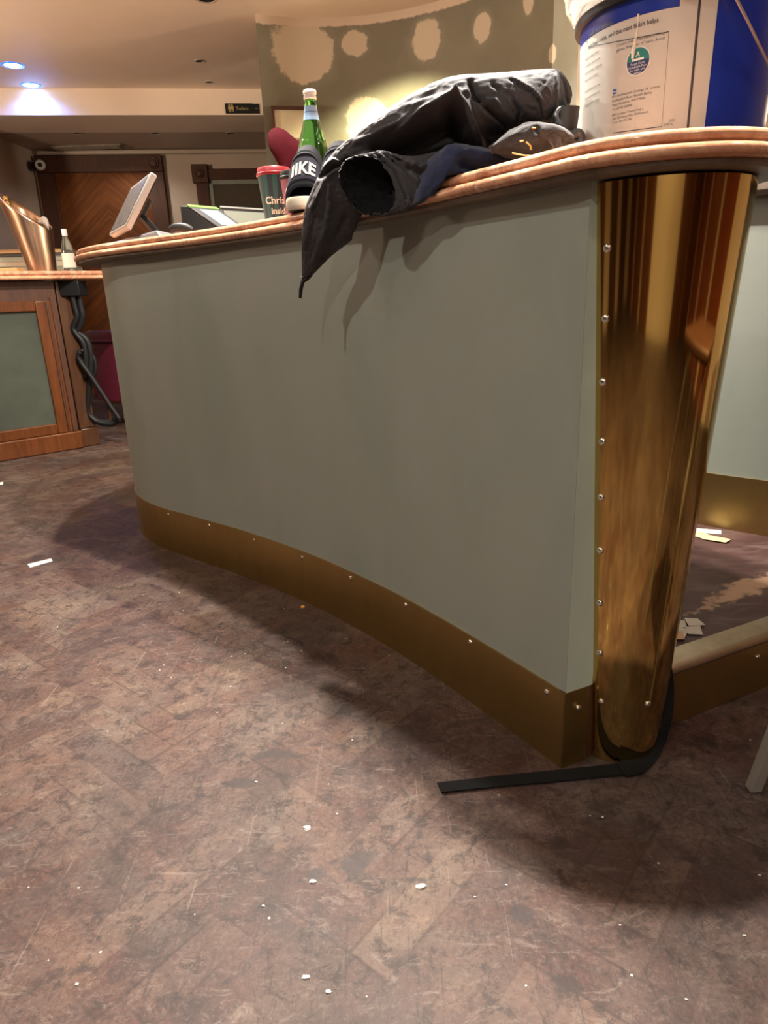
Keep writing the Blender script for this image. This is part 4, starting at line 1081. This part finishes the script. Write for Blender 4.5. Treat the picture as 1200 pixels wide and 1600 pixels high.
# sleeve with open cuff facing left
SL = [(556, 246, 590, 337, 1.425, .030, -.045), (568, 244, 606, 336, 1.42, .036, -.044), (590, 242, 632, 331, 1.41, .045, -.034), (614, 246, 655, 318, 1.40, .048, -.018), (644, 248, 682, 300, 1.40, .05, -.004), (690, 240, 712, 283, 1.42, .05), (735, 235, 738, 265, 1.45, .04)]
sl_ = loft_px('sleeve', SL, M['jacket'], jk, 90, 16, .85, (.0055, 12, .6), [([(588, 240), (618, 270), (636, 312)], -.006, 1.6), ([(594, 240), (624, 270), (642, 310)], .005, 2), ([(606, 244), (636, 272), (652, 300)], -.004, 1.5), ([(560, 262), (575, 290), (572, 325)], .008, 5), ([(648, 255), (672, 262), (690, 280)], .010, 5), ([(640, 262), (660, 275), (670, 295)], -.012, 5)], open_end='start')
sl_.data.materials.append(mat('jacket_inner_shade', (.008, .008, .009), .85, spec=.1)); md = sl_.modifiers.new('s', 'SOLIDIFY'); md.thickness = .004; md.offset = -1; md.material_offset = 1  # inner face near black, shade inside the cuff put into its colour
b = MB(); zp = [at(x, y, 1.635) for x, y in ((487, 428), (480, 434), (473, 440), (470, 452), (469, 466))]
b.tube(zp, [.004, .006, .0045, .0045, .0035], 8); b.tube([at(472, 436, 1.635), at(486, 425, 1.635)], .006, 8); b.build('zip_pull', M['black'], jk)
# navy sweatshirt
nv = thing('sweatshirt', 'navy sweatshirt with a rolled hem under the jacket', 'clothing', (at(700, 280, 1.4).x, 1.4, Z0))
loft_px('body', [(610, 298, 590, 330, 1.47, .008), (625, 292, 610, 330, 1.455, .010), (644, 278, 632, 326, 1.42, .016), (662, 258, 652, 320, 1.375, .022), (684, 240, 680, 308, 1.35, .028), (708, 228, 704, 294, 1.345, .04), (752, 234, 740, 282, 1.36, .06), (800, 246, 780, 264, 1.36, .04), (822, 250, 815, 258, 1.35, .01)], M['navy'], nv, 40, 10, .9, (.005, 14, .5), [([(715, 232), (760, 240), (800, 255)], .010, 4), ([(722, 255), (745, 262)], -.03, 9)])
V = catmull([at(x, y, Y) for x, y, Y in ((716, 254, 1.345), (724, 243, 1.335), (740, 240, 1.33), (756, 246, 1.325), (770, 256, 1.32), (776, 262, 1.32))], 5)
b = MB(); b.tube(V, [.0085] * len(V), 10); b.build('rolled_hem', M['navy'], nv)
# charcoal jeans
jn = thing('jeans', 'charcoal jeans folded on the counter beside the bucket', 'jeans', (at(830, 230, 1.3).x, 1.3, Z0))
loft_px('denim', [(765, 232, 768, 240, 1.30, .02), (795, 212, 800, 244, 1.29, .05), (825, 198, 835, 243, 1.28, .07), (855, 200, 862, 238, 1.27, .075), (880, 205, 884, 232, 1.26, .06), (896, 212, 898, 228, 1.25, .03)], M['jeans'], jn, 40, 10, .85, (.006, 18, .6), [([(812, 236), (832, 222), (848, 205)], .006, 4), ([(838, 200), (860, 235)], -.008, 5)])
loft_px('waistband', [(842, 196, 848, 204, 1.215, .008), (858, 200, 866, 232, 1.205, .012), (868, 206, 874, 231, 1.205, .010), (876, 215, 878, 228, 1.21, .006)], M['jeans'], jn, 24, 6, .9, (.002, 30, 1))
st = mat('ochre_stitching', (.45, .28, .07), .6)
for pts in ([(812, 221), (818, 220)], [(822, 222), (829, 228), (830, 234)], [(831, 200), (837, 200)]):
    b = MB(); b.tube([at(x, y, 1.197) for x, y in pts], .0015, 6); b.build('stitching', st, jn)
b = MB(); b.tube([at(x, y, 1.205) for x, y in ((800, 239), (820, 243), (845, 243), (858, 240))], .0012, 6); b.build('hem_stitch', st, jn)
# belt
bl = thing('belt', 'coiled black leather belt standing against the jeans', 'belt', tuple(at(882, 190, 1.25)))
leather = mat('black_leather', (.05, .05, .052), .38, spec=.6)
def ribbon(name, P, h, th_, m_, parent, up_=Vector((0, 0, 1))):
    V = []; Fc = []
    for i, p in enumerate(P):
        t_ = (P[min(i + 1, len(P) - 1)] - P[max(i - 1, 0)]).normalized(); nn = t_.cross(up_).normalized()
        for a, c in ((-1, 0), (-1, 1), (1, 1), (1, 0)): V.append(p + nn * th_ / 2 * a + up_ * h * c)
    for i in range(len(P) - 1):
        for k in range(4): Fc.append((4 * i + k, 4 * i + (k + 1) % 4, 4 * i + 4 + (k + 1) % 4, 4 * i + 4 + k))
    n = len(P); Fc += [(0, 1, 2, 3), (4 * n - 4, 4 * n - 1, 4 * n - 2, 4 * n - 3)]
    return link(name, V, Fc, m_, parent, True, sharp=50)
bc = at(882, 207, 1.27); rr_ = (at(899, 190, 1.27).x - at(865, 190, 1.27).x) / 2
P = [bc + Vector((rr_ * (1 - .0 * k) * math.cos(a), rr_ * .9 * math.sin(a), 0)) for k, a in ((k, math.radians(150 + k * 11)) for k in range(26))]
ribbon('strap', P, .036, .0035, leather, bl, Vector((.10, 0, 1)).normalized())
P = [at(x, y, 1.255) for x, y in ((875, 208), (878, 222), (880, 240))]
b = MB(); b.tube(catmull([at(x, y, 1.26) for x, y in ((868, 206), (872, 218), (876, 232), (872, 244))], 4), .008, 8); b.tube(catmull([at(x, y, 1.25) for x, y in ((885, 212), (892, 222), (890, 232), (884, 240))], 4), .009, 8); b.build('loose_strap', leather, bl)
b = MB(); b.lathe([(.014, -.006), (.016, -.004), (.016, .004), (.014, .006), (.010, .006), (.010, -.006)], at(879, 183, 1.262), 20, axis=Vector((.2, -1, .2)).normalized()); b.build('buckle', mat('gunmetal', (.25, .25, .26), .3, .9), bl)
b = MB(); b.tube(catmull([at(x, y, 1.24) for x, y in ((893, 214), (903, 208), (908, 216), (905, 224), (893, 226))], 4), .008, 8); b.build('belt_end', leather, bl)

# ------------------------------------------------------------------ paint bucket
BX, BY, BR = .527, 1.335, .158
g = thing('paint_bucket', 'blue and white plastic paint bucket standing on the marble worktop', 'paint bucket', (BX, BY, Z0))
blue = mat('blue_plastic', (.010, .030, .30), .30); lab = mat('label_white', (.56, .55, .50), .45); tt = NT(lab); tt.base(tt.ramp(tt.noise(tt.coord('Object'), 6, 3), [(.4, (.53, .51, .47)), (.7, (.58, .57, .52))]))
HR = .216
def bR(z): return BR - .010 + .010 * min(1, z / HR)
b = MB(); b.lathe([(.001, .001), (bR(0) - .004, 0), (bR(0), .005)] + [(bR(z), z) for z in (.05, .1, .15, HR)] + [(bR(HR) + .0, .26), (bR(HR), .262)], (BX, BY, Z0), 72); b.build('bucket_body', blue, g)
b = MB(); b.lathe([(bR(HR) + .0005, HR + .004), (bR(HR) + .009, HR + .005), (bR(HR) + .010, HR + .012), (bR(HR) + .002, HR + .013)], (BX, BY, Z0), 72, cap=False); b.build('rim_ring', M['black'], g)
b = MB(); b.lathe([(bR(HR) + .003, HR + .014), (bR(HR) + .010, HR + .016), (bR(HR) + .010, HR + .052), (bR(HR) + .016, HR + .056), (bR(HR) + .016, HR + .075), (bR(HR) + .004, HR + .080), (.001, HR + .080)], (BX, BY, Z0), 72); b.build('lid', mat('white_lid', (.60, .56, .50), .4), g)
film = mat('clear_film', (.9, .9, .88), .12, 0, .6, **{'Transmission Weight': .8, 'IOR': 1.2})
V = []; Fc = []; K = 72
for j in range(7):
    for k in range(K):
        a = 2 * PI * k / K; r = bR(HR) + .018 + .010 * noise.noise(Vector((math.cos(a) * 6, math.sin(a) * 6, j * .9))) + .004 * j; V.append((BX + r * math.cos(a), BY + r * math.sin(a), Z0 + HR + .030 + j * .014 + .008 * noise.noise(Vector((a * 3, j, 1)))))
for j in range(6):
    for k in range(K): Fc.append((j * K + k, j * K + (k + 1) % K, (j + 1) * K + (k + 1) % K, (j + 1) * K + k))
o = link('plastic_film', V, Fc, film, g, True, sharp=0)
# label wraps the left and front; angles measured from the direction facing the camera
cam_a = math.atan2(-BY, -BX)
def bpt(a_, z, e=.0006):
    r = bR(z) + e; return Vector((BX + r * math.cos(cam_a + a_), BY + r * math.sin(cam_a + a_), Z0 + z))
def px_to_b(px, py):
    d = ray(px, py); best = None
    for i in range(6000):
        p = Vector((0, 0, CAM_H)) + d * (1.0 + i * .0001)
        if math.hypot(p.x - BX, p.y - BY) <= bR(max(0, p.z - Z0)): 
            a = math.atan2(p.y - BY, p.x - BX) - cam_a
            while a > PI: a -= 2 * PI
            while a < -PI: a += 2 * PI
            return a, p.z - Z0
    return None
aR = px_to_b(1108, 130)[0]; aT = px_to_b(1075, 5); zTop = px_to_b(1000, 32)
def patch(a0, a1, z0, z1, m_, name, e=.0006, n=40):
    V = []; 
    for k in range(n + 1):
        a = a0 + (a1 - a0) * k / n; V += [bpt(a, z0, e), bpt(a, z1, e)]
    return link(name, V, [(2 * k, 2 * k + 2, 2 * k + 3, 2 * k + 1) for k in range(n)], m_, g, True)
LT = .196
patch(-2.2, aR, .004, LT, lab, 'label')
aS = px_to_b(1084, 100)[0]
patch(aS - .012, aS + .012, .004, LT + .012, mat('label_seam', (.05, .04, .045), .5), 'label_seam', .0010, 3)
patch(aR - .34, aR, LT, HR - .003, lab, 'label_upper', .0006, 10)
inkm = mat('grey_ink', (.10, .10, .11), .6)
def btext(s, px, py, size, m_=inkm, bold=0.0, slope=0.0):
    h_ = px_to_b(px, py)
    if not h_: return
    a0, z0 = h_
    text_mesh('printing', s, size, m_, lambda u, v: bpt(a0 + u / BR, z0 + v + u * slope, .0011), g, bold=bold)
btext('walls and ceilings.', 922, 58, .0085, inkm, .0002)
btext('mist/seal coats, and the matt finish helps', 920, 77, .0085, inkm, .0002)
for i, s in enumerate(('opacity, brilliant white', 'for interior use on new', 'and bare plaster. Apply by', 'brush, roller or spray.', 'Stir well before use and', 'do not apply below 8 C.', 'Clean brushes in water.')):
    btext(s, 915, 96 + i * 11 + (6 if i > 3 else 0), .0052)
btext('Contact your local branch. Wear', 964, 74, .0058); btext('gloves. Keep out of reach. Avoid', 964, 81.5, .0058)
for i, s in enumerate(('PPG Architectural Coatings UK Limited,', 'Huddersfield Road, Birstall, Batley,', 'West Yorkshire, WF17 9XA.', 'Tel: 01924 354000')): btext(s, 957, 154 + i * 6.6, .0050)
for i, s in enumerate(('PPG Coatings, Oceanenweg 2,', '1047 BB Amsterdam, Netherlands.', 'T: +31 204 075 050')): btext(s, 957, 182.5 + i * 6, .0046)
btext('2500', 1044, 191, .0052); btext('6200 02', 1037, 197, .0045)
# round badge and small square logo
a0, z0 = px_to_b(997, 96)
def disc(a0, z0, r, m_, name, e, half=None):
    V = [bpt(a0, z0, e)]; K = 40
    for k in range(K):
        t_ = 2 * PI * k / K; V.append(bpt(a0 + r * math.cos(t_) / BR, z0 + (r * math.sin(t_) if half is None else max(half, r * math.sin(t_))), e))
    return link(name, V, [(0, 1 + k, 1 + (k + 1) % K) for k in range(K)], m_, g, True)
disc(a0, z0, .0200, mat('badge_edge', (.68, .68, .66), .4), 'badge_edge', .0011)
disc(a0, z0, .0180, mat('badge_navy', (.03, .05, .16), .4), 'badge', .0014)
disc(a0, z0, .0180, mat('badge_teal', (.03, .20, .19), .4), 'badge_top', .0017, .001)
for i, s in enumerate(('Tough Finish', 'Scrubbable Paint', 'for walls and', 'ceilings')):
    text_mesh('printing', s, .0046, wh, lambda u, v, i=i: bpt(a0 + u / BR, z0 - .0045 - i * .0042 + v, .0020), g, 'CENTER')
text_mesh('printing', 'A', .010, wh, lambda u, v: bpt(a0 + u / BR, z0 + .006 + v, .0020), g, 'CENTER')
patch(a0 - .06, a0 + .06, z0 + .001, z0 + .004, wh, 'badge_bar', .0020, 4)
a1, z1 = px_to_b(961, 144); patch(a1 - .022, a1 + .022, z1 - .003, z1 + .004, mat('logo_blue', (.04, .12, .38), .5), 'logo_square', .0012, 3)
text_mesh('printing', 'PPG', .0036, wh, lambda u, v: bpt(a1 + u / BR, z1 - .0012 + v, .0016), g, 'CENTER')
# thin border of the text box
def bline(p, q, w_=.0006, n=24):
    V = []
    for k in range(n + 1):
        t_ = k / n; h_ = px_to_b(p[0] + (q[0] - p[0]) * t_, p[1] + (q[1] - p[1]) * t_)
        if h_: V += [bpt(h_[0], h_[1] - w_, .0012), bpt(h_[0] + .003, h_[1] + w_, .0012)]
    link('border_line', V, [(2 * k, 2 * k + 2, 2 * k + 3, 2 * k + 1) for k in range(len(V) // 2 - 1)], inkm, g, True)
bline((960, 66), (1045, 50)); bline((1045, 50), (1034, 198)); bline((958, 208), (1034, 198)); bline((920, 74), (960, 66))
# paint run
rn = mat('cream_paint_run', (.70, .64, .54), .4)
b = MB(); b.tube([bpt(*px_to_b(x, y), .001) for x, y in ((998, 22), (997, 40), (993, 62), (990, 82), (989, 92))], [.0018, .0008, .0022, .0032, .0022], 8); b.build('paint_run', rn, g)
# lug and wire handle
a2, z2 = px_to_b(1092, 4)
b = MB(); b.box(bpt(a2 - .14, HR - .012, -.002), (bpt(a2 + .12, HR - .012, -.002) - bpt(a2 - .14, HR - .012, -.002)), Vector((-.006, -.012, 0)), Vector((0, 0, .03))); b.build('handle_lug', mat('grey_lug', (.16, .15, .14), .5), g, bevel=.003)
P = [bpt(a_, z_, .012) for a_, z_ in ((a2, HR + .004), (a2 + .10, HR + .006), (a2 + .22, HR - .005), (a2 + .40, HR - .040), (a2 + .6, HR - .075), (a2 + .9, HR - .11), (a2 + 1.3, HR - .12), (a2 + 1.9, HR - .10), (a2 + 2.5, HR - .04), (a2 + PI, HR))]
b = MB(); b.tube(catmull(P, 5), .0022, 8); b.build('wire_handle', mat('galvanised_wire', (.60, .50, .46), .3, .8), g)

# ------------------------------------------------------------------ floor level
# black webbing strap: flat along the floor, folded, then rising on edge beside the column
def strap():
    pairs = []
    for (x0, y0), (x1, y1) in (((683, 1226), (690, 1241)), ((720, 1222), (727, 1237)), ((780, 1215), (787, 1231)), ((860, 1207), (866, 1224)), ((930, 1200), (937, 1217)), ((962, 1196), (976, 1214))):
        a = onz(x0, y0, 0); c = onz(x1, y1, 0); pairs.append((Vector((a.x, a.y, .004)), Vector((c.x, c.y, .004))))
    V = []; Fc = []
    def emit(prs, th_):
        b0 = len(V)
        for i, (a, c) in enumerate(prs):
            q0, q1 = prs[max(i - 1, 0)], prs[min(i + 1, len(prs) - 1)]
            tg = ((q1[0] + q1[1]) - (q0[0] + q0[1])).normalized(); nn = tg.cross(c - a).normalized() * th_
            V.extend([a - nn, c - nn, c + nn, a + nn])
        for i in range(len(prs) - 1):
            for k in range(4): Fc.append((b0 + 4 * i + k, b0 + 4 * i + (k + 1) % 4, b0 + 4 * i + 4 + (k + 1) % 4, b0 + 4 * i + 4 + k))
        n = b0 + 4 * len(prs); Fc.extend([(b0, b0 + 1, b0 + 2, b0 + 3), (n - 4, n - 1, n - 2, n - 3)])
    emit(pairs, .001)
    A = [((963, 1194), (978, 1213), 0.006, .006), ((985, 1178), (1003, 1208), .012, .005), ((1005, 1166), (1025, 1188), .020, .006)]
    pr = []
    for (x0, y0), (x1, y1), z0, z1 in A: pr.append((onz(x0, y0, z0), onz(x1, y1, z1)))
    for (x0, y0), (x1, y1), Y0 in (((1030, 1146), (1040, 1158), 1.135), ((1037, 1118), (1050, 1122), 1.15), ((1036, 1092), (1053, 1090), 1.165), ((1037, 1066), (1052, 1062), 1.175), ((1045, 1036), (1049, 1040), 1.185)):
        pr.append((at(x0, y0, Y0), at(x1, y1, Y0 + .004)))
    la = catmull([tuple(p[0]) for p in pr], 4); lc = catmull([tuple(p[1]) for p in pr], 4)
    emit([(Vector(p), Vector(q)) for p, q in zip(la, lc)], .001)
    o = link('webbing_strap', V, Fc, M['rubber'], None, False); tag(o, 'black webbing strap lying on the floor and curling up beside the column', 'strap')
strap()

# stool whose leg enters at the right edge
g = thing('metal_stool', 'grey square-legged metal stool of which one leg shows at the right edge', 'stool', (.95, 1.0, 0))
stm = mat('brushed_grey_metal', (.34, .31, .27), .5, .4)
lx = [(.640, .985), (1.30, .80), (.82, 1.0), (1.35, 1.13)]
f = onz(1176, 1240, 0)
legs = [((f.x + .006, f.y + .01), (f.x + .125, f.y - .02)), ((f.x + .42, f.y + .03), (f.x + .30, f.y)), ((f.x + .03, f.y - .38), (f.x + .14, f.y - .28)), ((f.x + .42, f.y - .38), (f.x + .30, f.y - .28))]
for (x0, y0), (x1, y1) in legs:
    b = MB(); a = Vector((x0, y0, .001)); c = Vector((x1, y1, .72)); b.box(a + Vector((-.011, -.011, 0)), (.022, .0, 0), (0, .022, 0), c - a); b.build('leg', stm, g, bevel=.003)
cx = f.x + .22; cy = f.y - .15
b = MB(); b.aab((cx - .17, cy - .17, .72), (cx + .17, cy + .17, .75)); b.build('seat', M['dwood'], g, bevel=.01)

# paper scraps on the raised floor
paper = mat('white_card', (.66, .62, .56), .7)
def scrap(pts, z, label, m_=paper, group=None, name='paper_scrap', th_=.0012):
    P = [onz(x, y, z) for x, y in pts]; n = len(P)
    V = [(p.x, p.y, z) for p in P] + [(p.x, p.y, z + th_) for p in P]
    o = link(name, V, [tuple(range(n))[::-1], tuple(range(n, 2 * n))] + [(i, (i + 1) % n, n + (i + 1) % n, n + i) for i in range(n)], m_, None, False)
    return tag(o, label, 'litter', group)
G = 'card scraps on the raised floor'
scrap([(1069, 966), (1090, 967), (1102, 977), (1076, 978)], RF + .0035, 'white card scrap furthest right on the raised floor, pointing to the wall', paper, G)
scrap([(1050, 972), (1070, 969), (1073, 980), (1054, 984)], RF + .0006, 'white card scrap tucked against the brass column on the raised floor', paper, G)
scrap([(1071, 980), (1094, 978), (1098, 992), (1075, 991)], RF + .0019, 'square white card scrap nearest the step nosing', paper, G)
scrap([(1052, 981), (1077, 983), (1069, 998), (1050, 996)], RF + .0032, 'printed white card scrap lying over the others', paper, G)
scrap([(1049, 988), (1066, 987), (1070, 999), (1049, 999)], RF + .0048, 'orange edged card scrap at the foot of the column', mat('orange_edge_card', (.62, .36, .20), .7), G)
yel = mat('pale_yellow_strip', (.66, .55, .30), .6)
scrap([(1080, 825), (1127, 829), (1127, 835), (1078, 832)], RF + .0006, 'straight white strip by the far brass skirting', paper, 'strips by the far skirting')
scrap([(1075, 829), (1100, 832), (1118, 842), (1104, 844), (1090, 839), (1074, 838)], RF + .0025, 'bent yellow strip by the far brass skirting', yel, 'strips by the far skirting')
scrap([(1096, 834), (1142, 843), (1134, 848), (1102, 843)], RF + .0042, 'pointed yellow strip end by the far brass skirting', yel, 'strips by the far skirting')
scrap([(43, 882), (80, 873), (82, 877), (47, 887)], .0006, 'white paper strip lying on the floor at the left', paper)
scrap([(0, 754), (5, 753), (5, 757), (0, 758)], .0006, 'small white paper bit on the floor at the left edge', paper)
b = MB(); o_ = onz(473, 948, .003); b.lathe([(.001, -.003), (.006, -.003), (.007, 0), (.004, .003), (.001, .004)], o_, 8); o = b.build('crumb', mat('orange_crumb', (.70, .32, .06), .6)); tag(o, 'orange crumb on the shaded floor beside the counter', 'crumb')
chip = mat('white_paint_flake', (.62, .59, .55), .6)
FL = [(480, 1295, 1.5, 'white paint flake left of the dark scuff marks'), (658, 1386, 1.5, 'largest white paint flake at the end of the curved scuff'), (489, 1378, 1.1, 'white paint flake between two dark scuffs'), (478, 1528, 1.0, 'curled white paint flake near the bottom'), (512, 1550, .8, 'small round white paint flake near the bottom')]
TI = [(396, 1002, 'speck nearest the shadow edge, left of the orange crumb'), (383, 1022, 'yellowish speck just below the speck by the shadow edge'), (362, 1026, 'leftmost of the trio of specks below the shadow edge'), (446, 1044, 'speck in the shadow edge right of the trio'),
      (280, 926, 'speck beside the brass skirting end in the shade'), (90, 980, 'speck in line below the white paper strip'), (94, 966, 'speck just below the white paper strip'), (256, 1040, 'lone speck left of the trio below the shadow edge'), (168, 1143, 'speck in the lit middle left'),
      (400, 1222, 'speck on the ribbed scuffs left of the webbing strap'), (527, 1272, 'speck above the large flake, left of the strap end'), (45, 1387, 'speck near the left edge, upper of two'), (123, 1388, 'speck by the crossing of two long scratches'), (411, 1416, 'speck below the pair of dark scuffs'),
      (120, 1538, 'speck in the bottom left corner region'), (822, 1541, 'speck on the pale planks at the bottom'), (969, 1446, 'speck on the shadow edge under the column'), (1163, 1462, 'speck near the right edge below the shadow'), (1072, 1562, 'speck at the bottom right of the pale planks'),
      (941, 1277, 'right one of two specks below the webbing strap'), (922, 1275, 'left one of two specks below the webbing strap'), (791, 1383, 'speck on the top end of the palest plank'), (1187, 1368, 'speck in the shadow at the right edge'), (742, 1402, 'speck on the palest plank')]
def flake(px, py, s, label, group):
    c_ = onz(px, py, 0); n = 7; r = .0036 * s; V = []
    ph = random.random() * 6
    for z, k_ in ((.0004, 1), (.0022 * s, .75)):
        for k in range(n):
            a = ph + 2 * PI * k / n; q = r * k_ * (.7 + .6 * random.random()); V.append((c_.x + q * 1.5 * math.cos(a), c_.y + q * math.sin(a), z + random.random() * .0008))
    Fc = [tuple(range(n))[::-1], tuple(range(n, 2 * n))] + [(i, (i + 1) % n, n + (i + 1) % n, n + i) for i in range(n)]
    o = link('paint_flake', V, Fc, chip, None, False); tag(o, label, 'paint flake', group)
for x, y, s, lab_ in FL: flake(x, y, s, lab_, 'paint flakes on the floor')
for x, y, l_ in TI: flake(x, y, .32 + random.random() * .2, 'tiny white paint ' + l_, 'tiny paint specks')
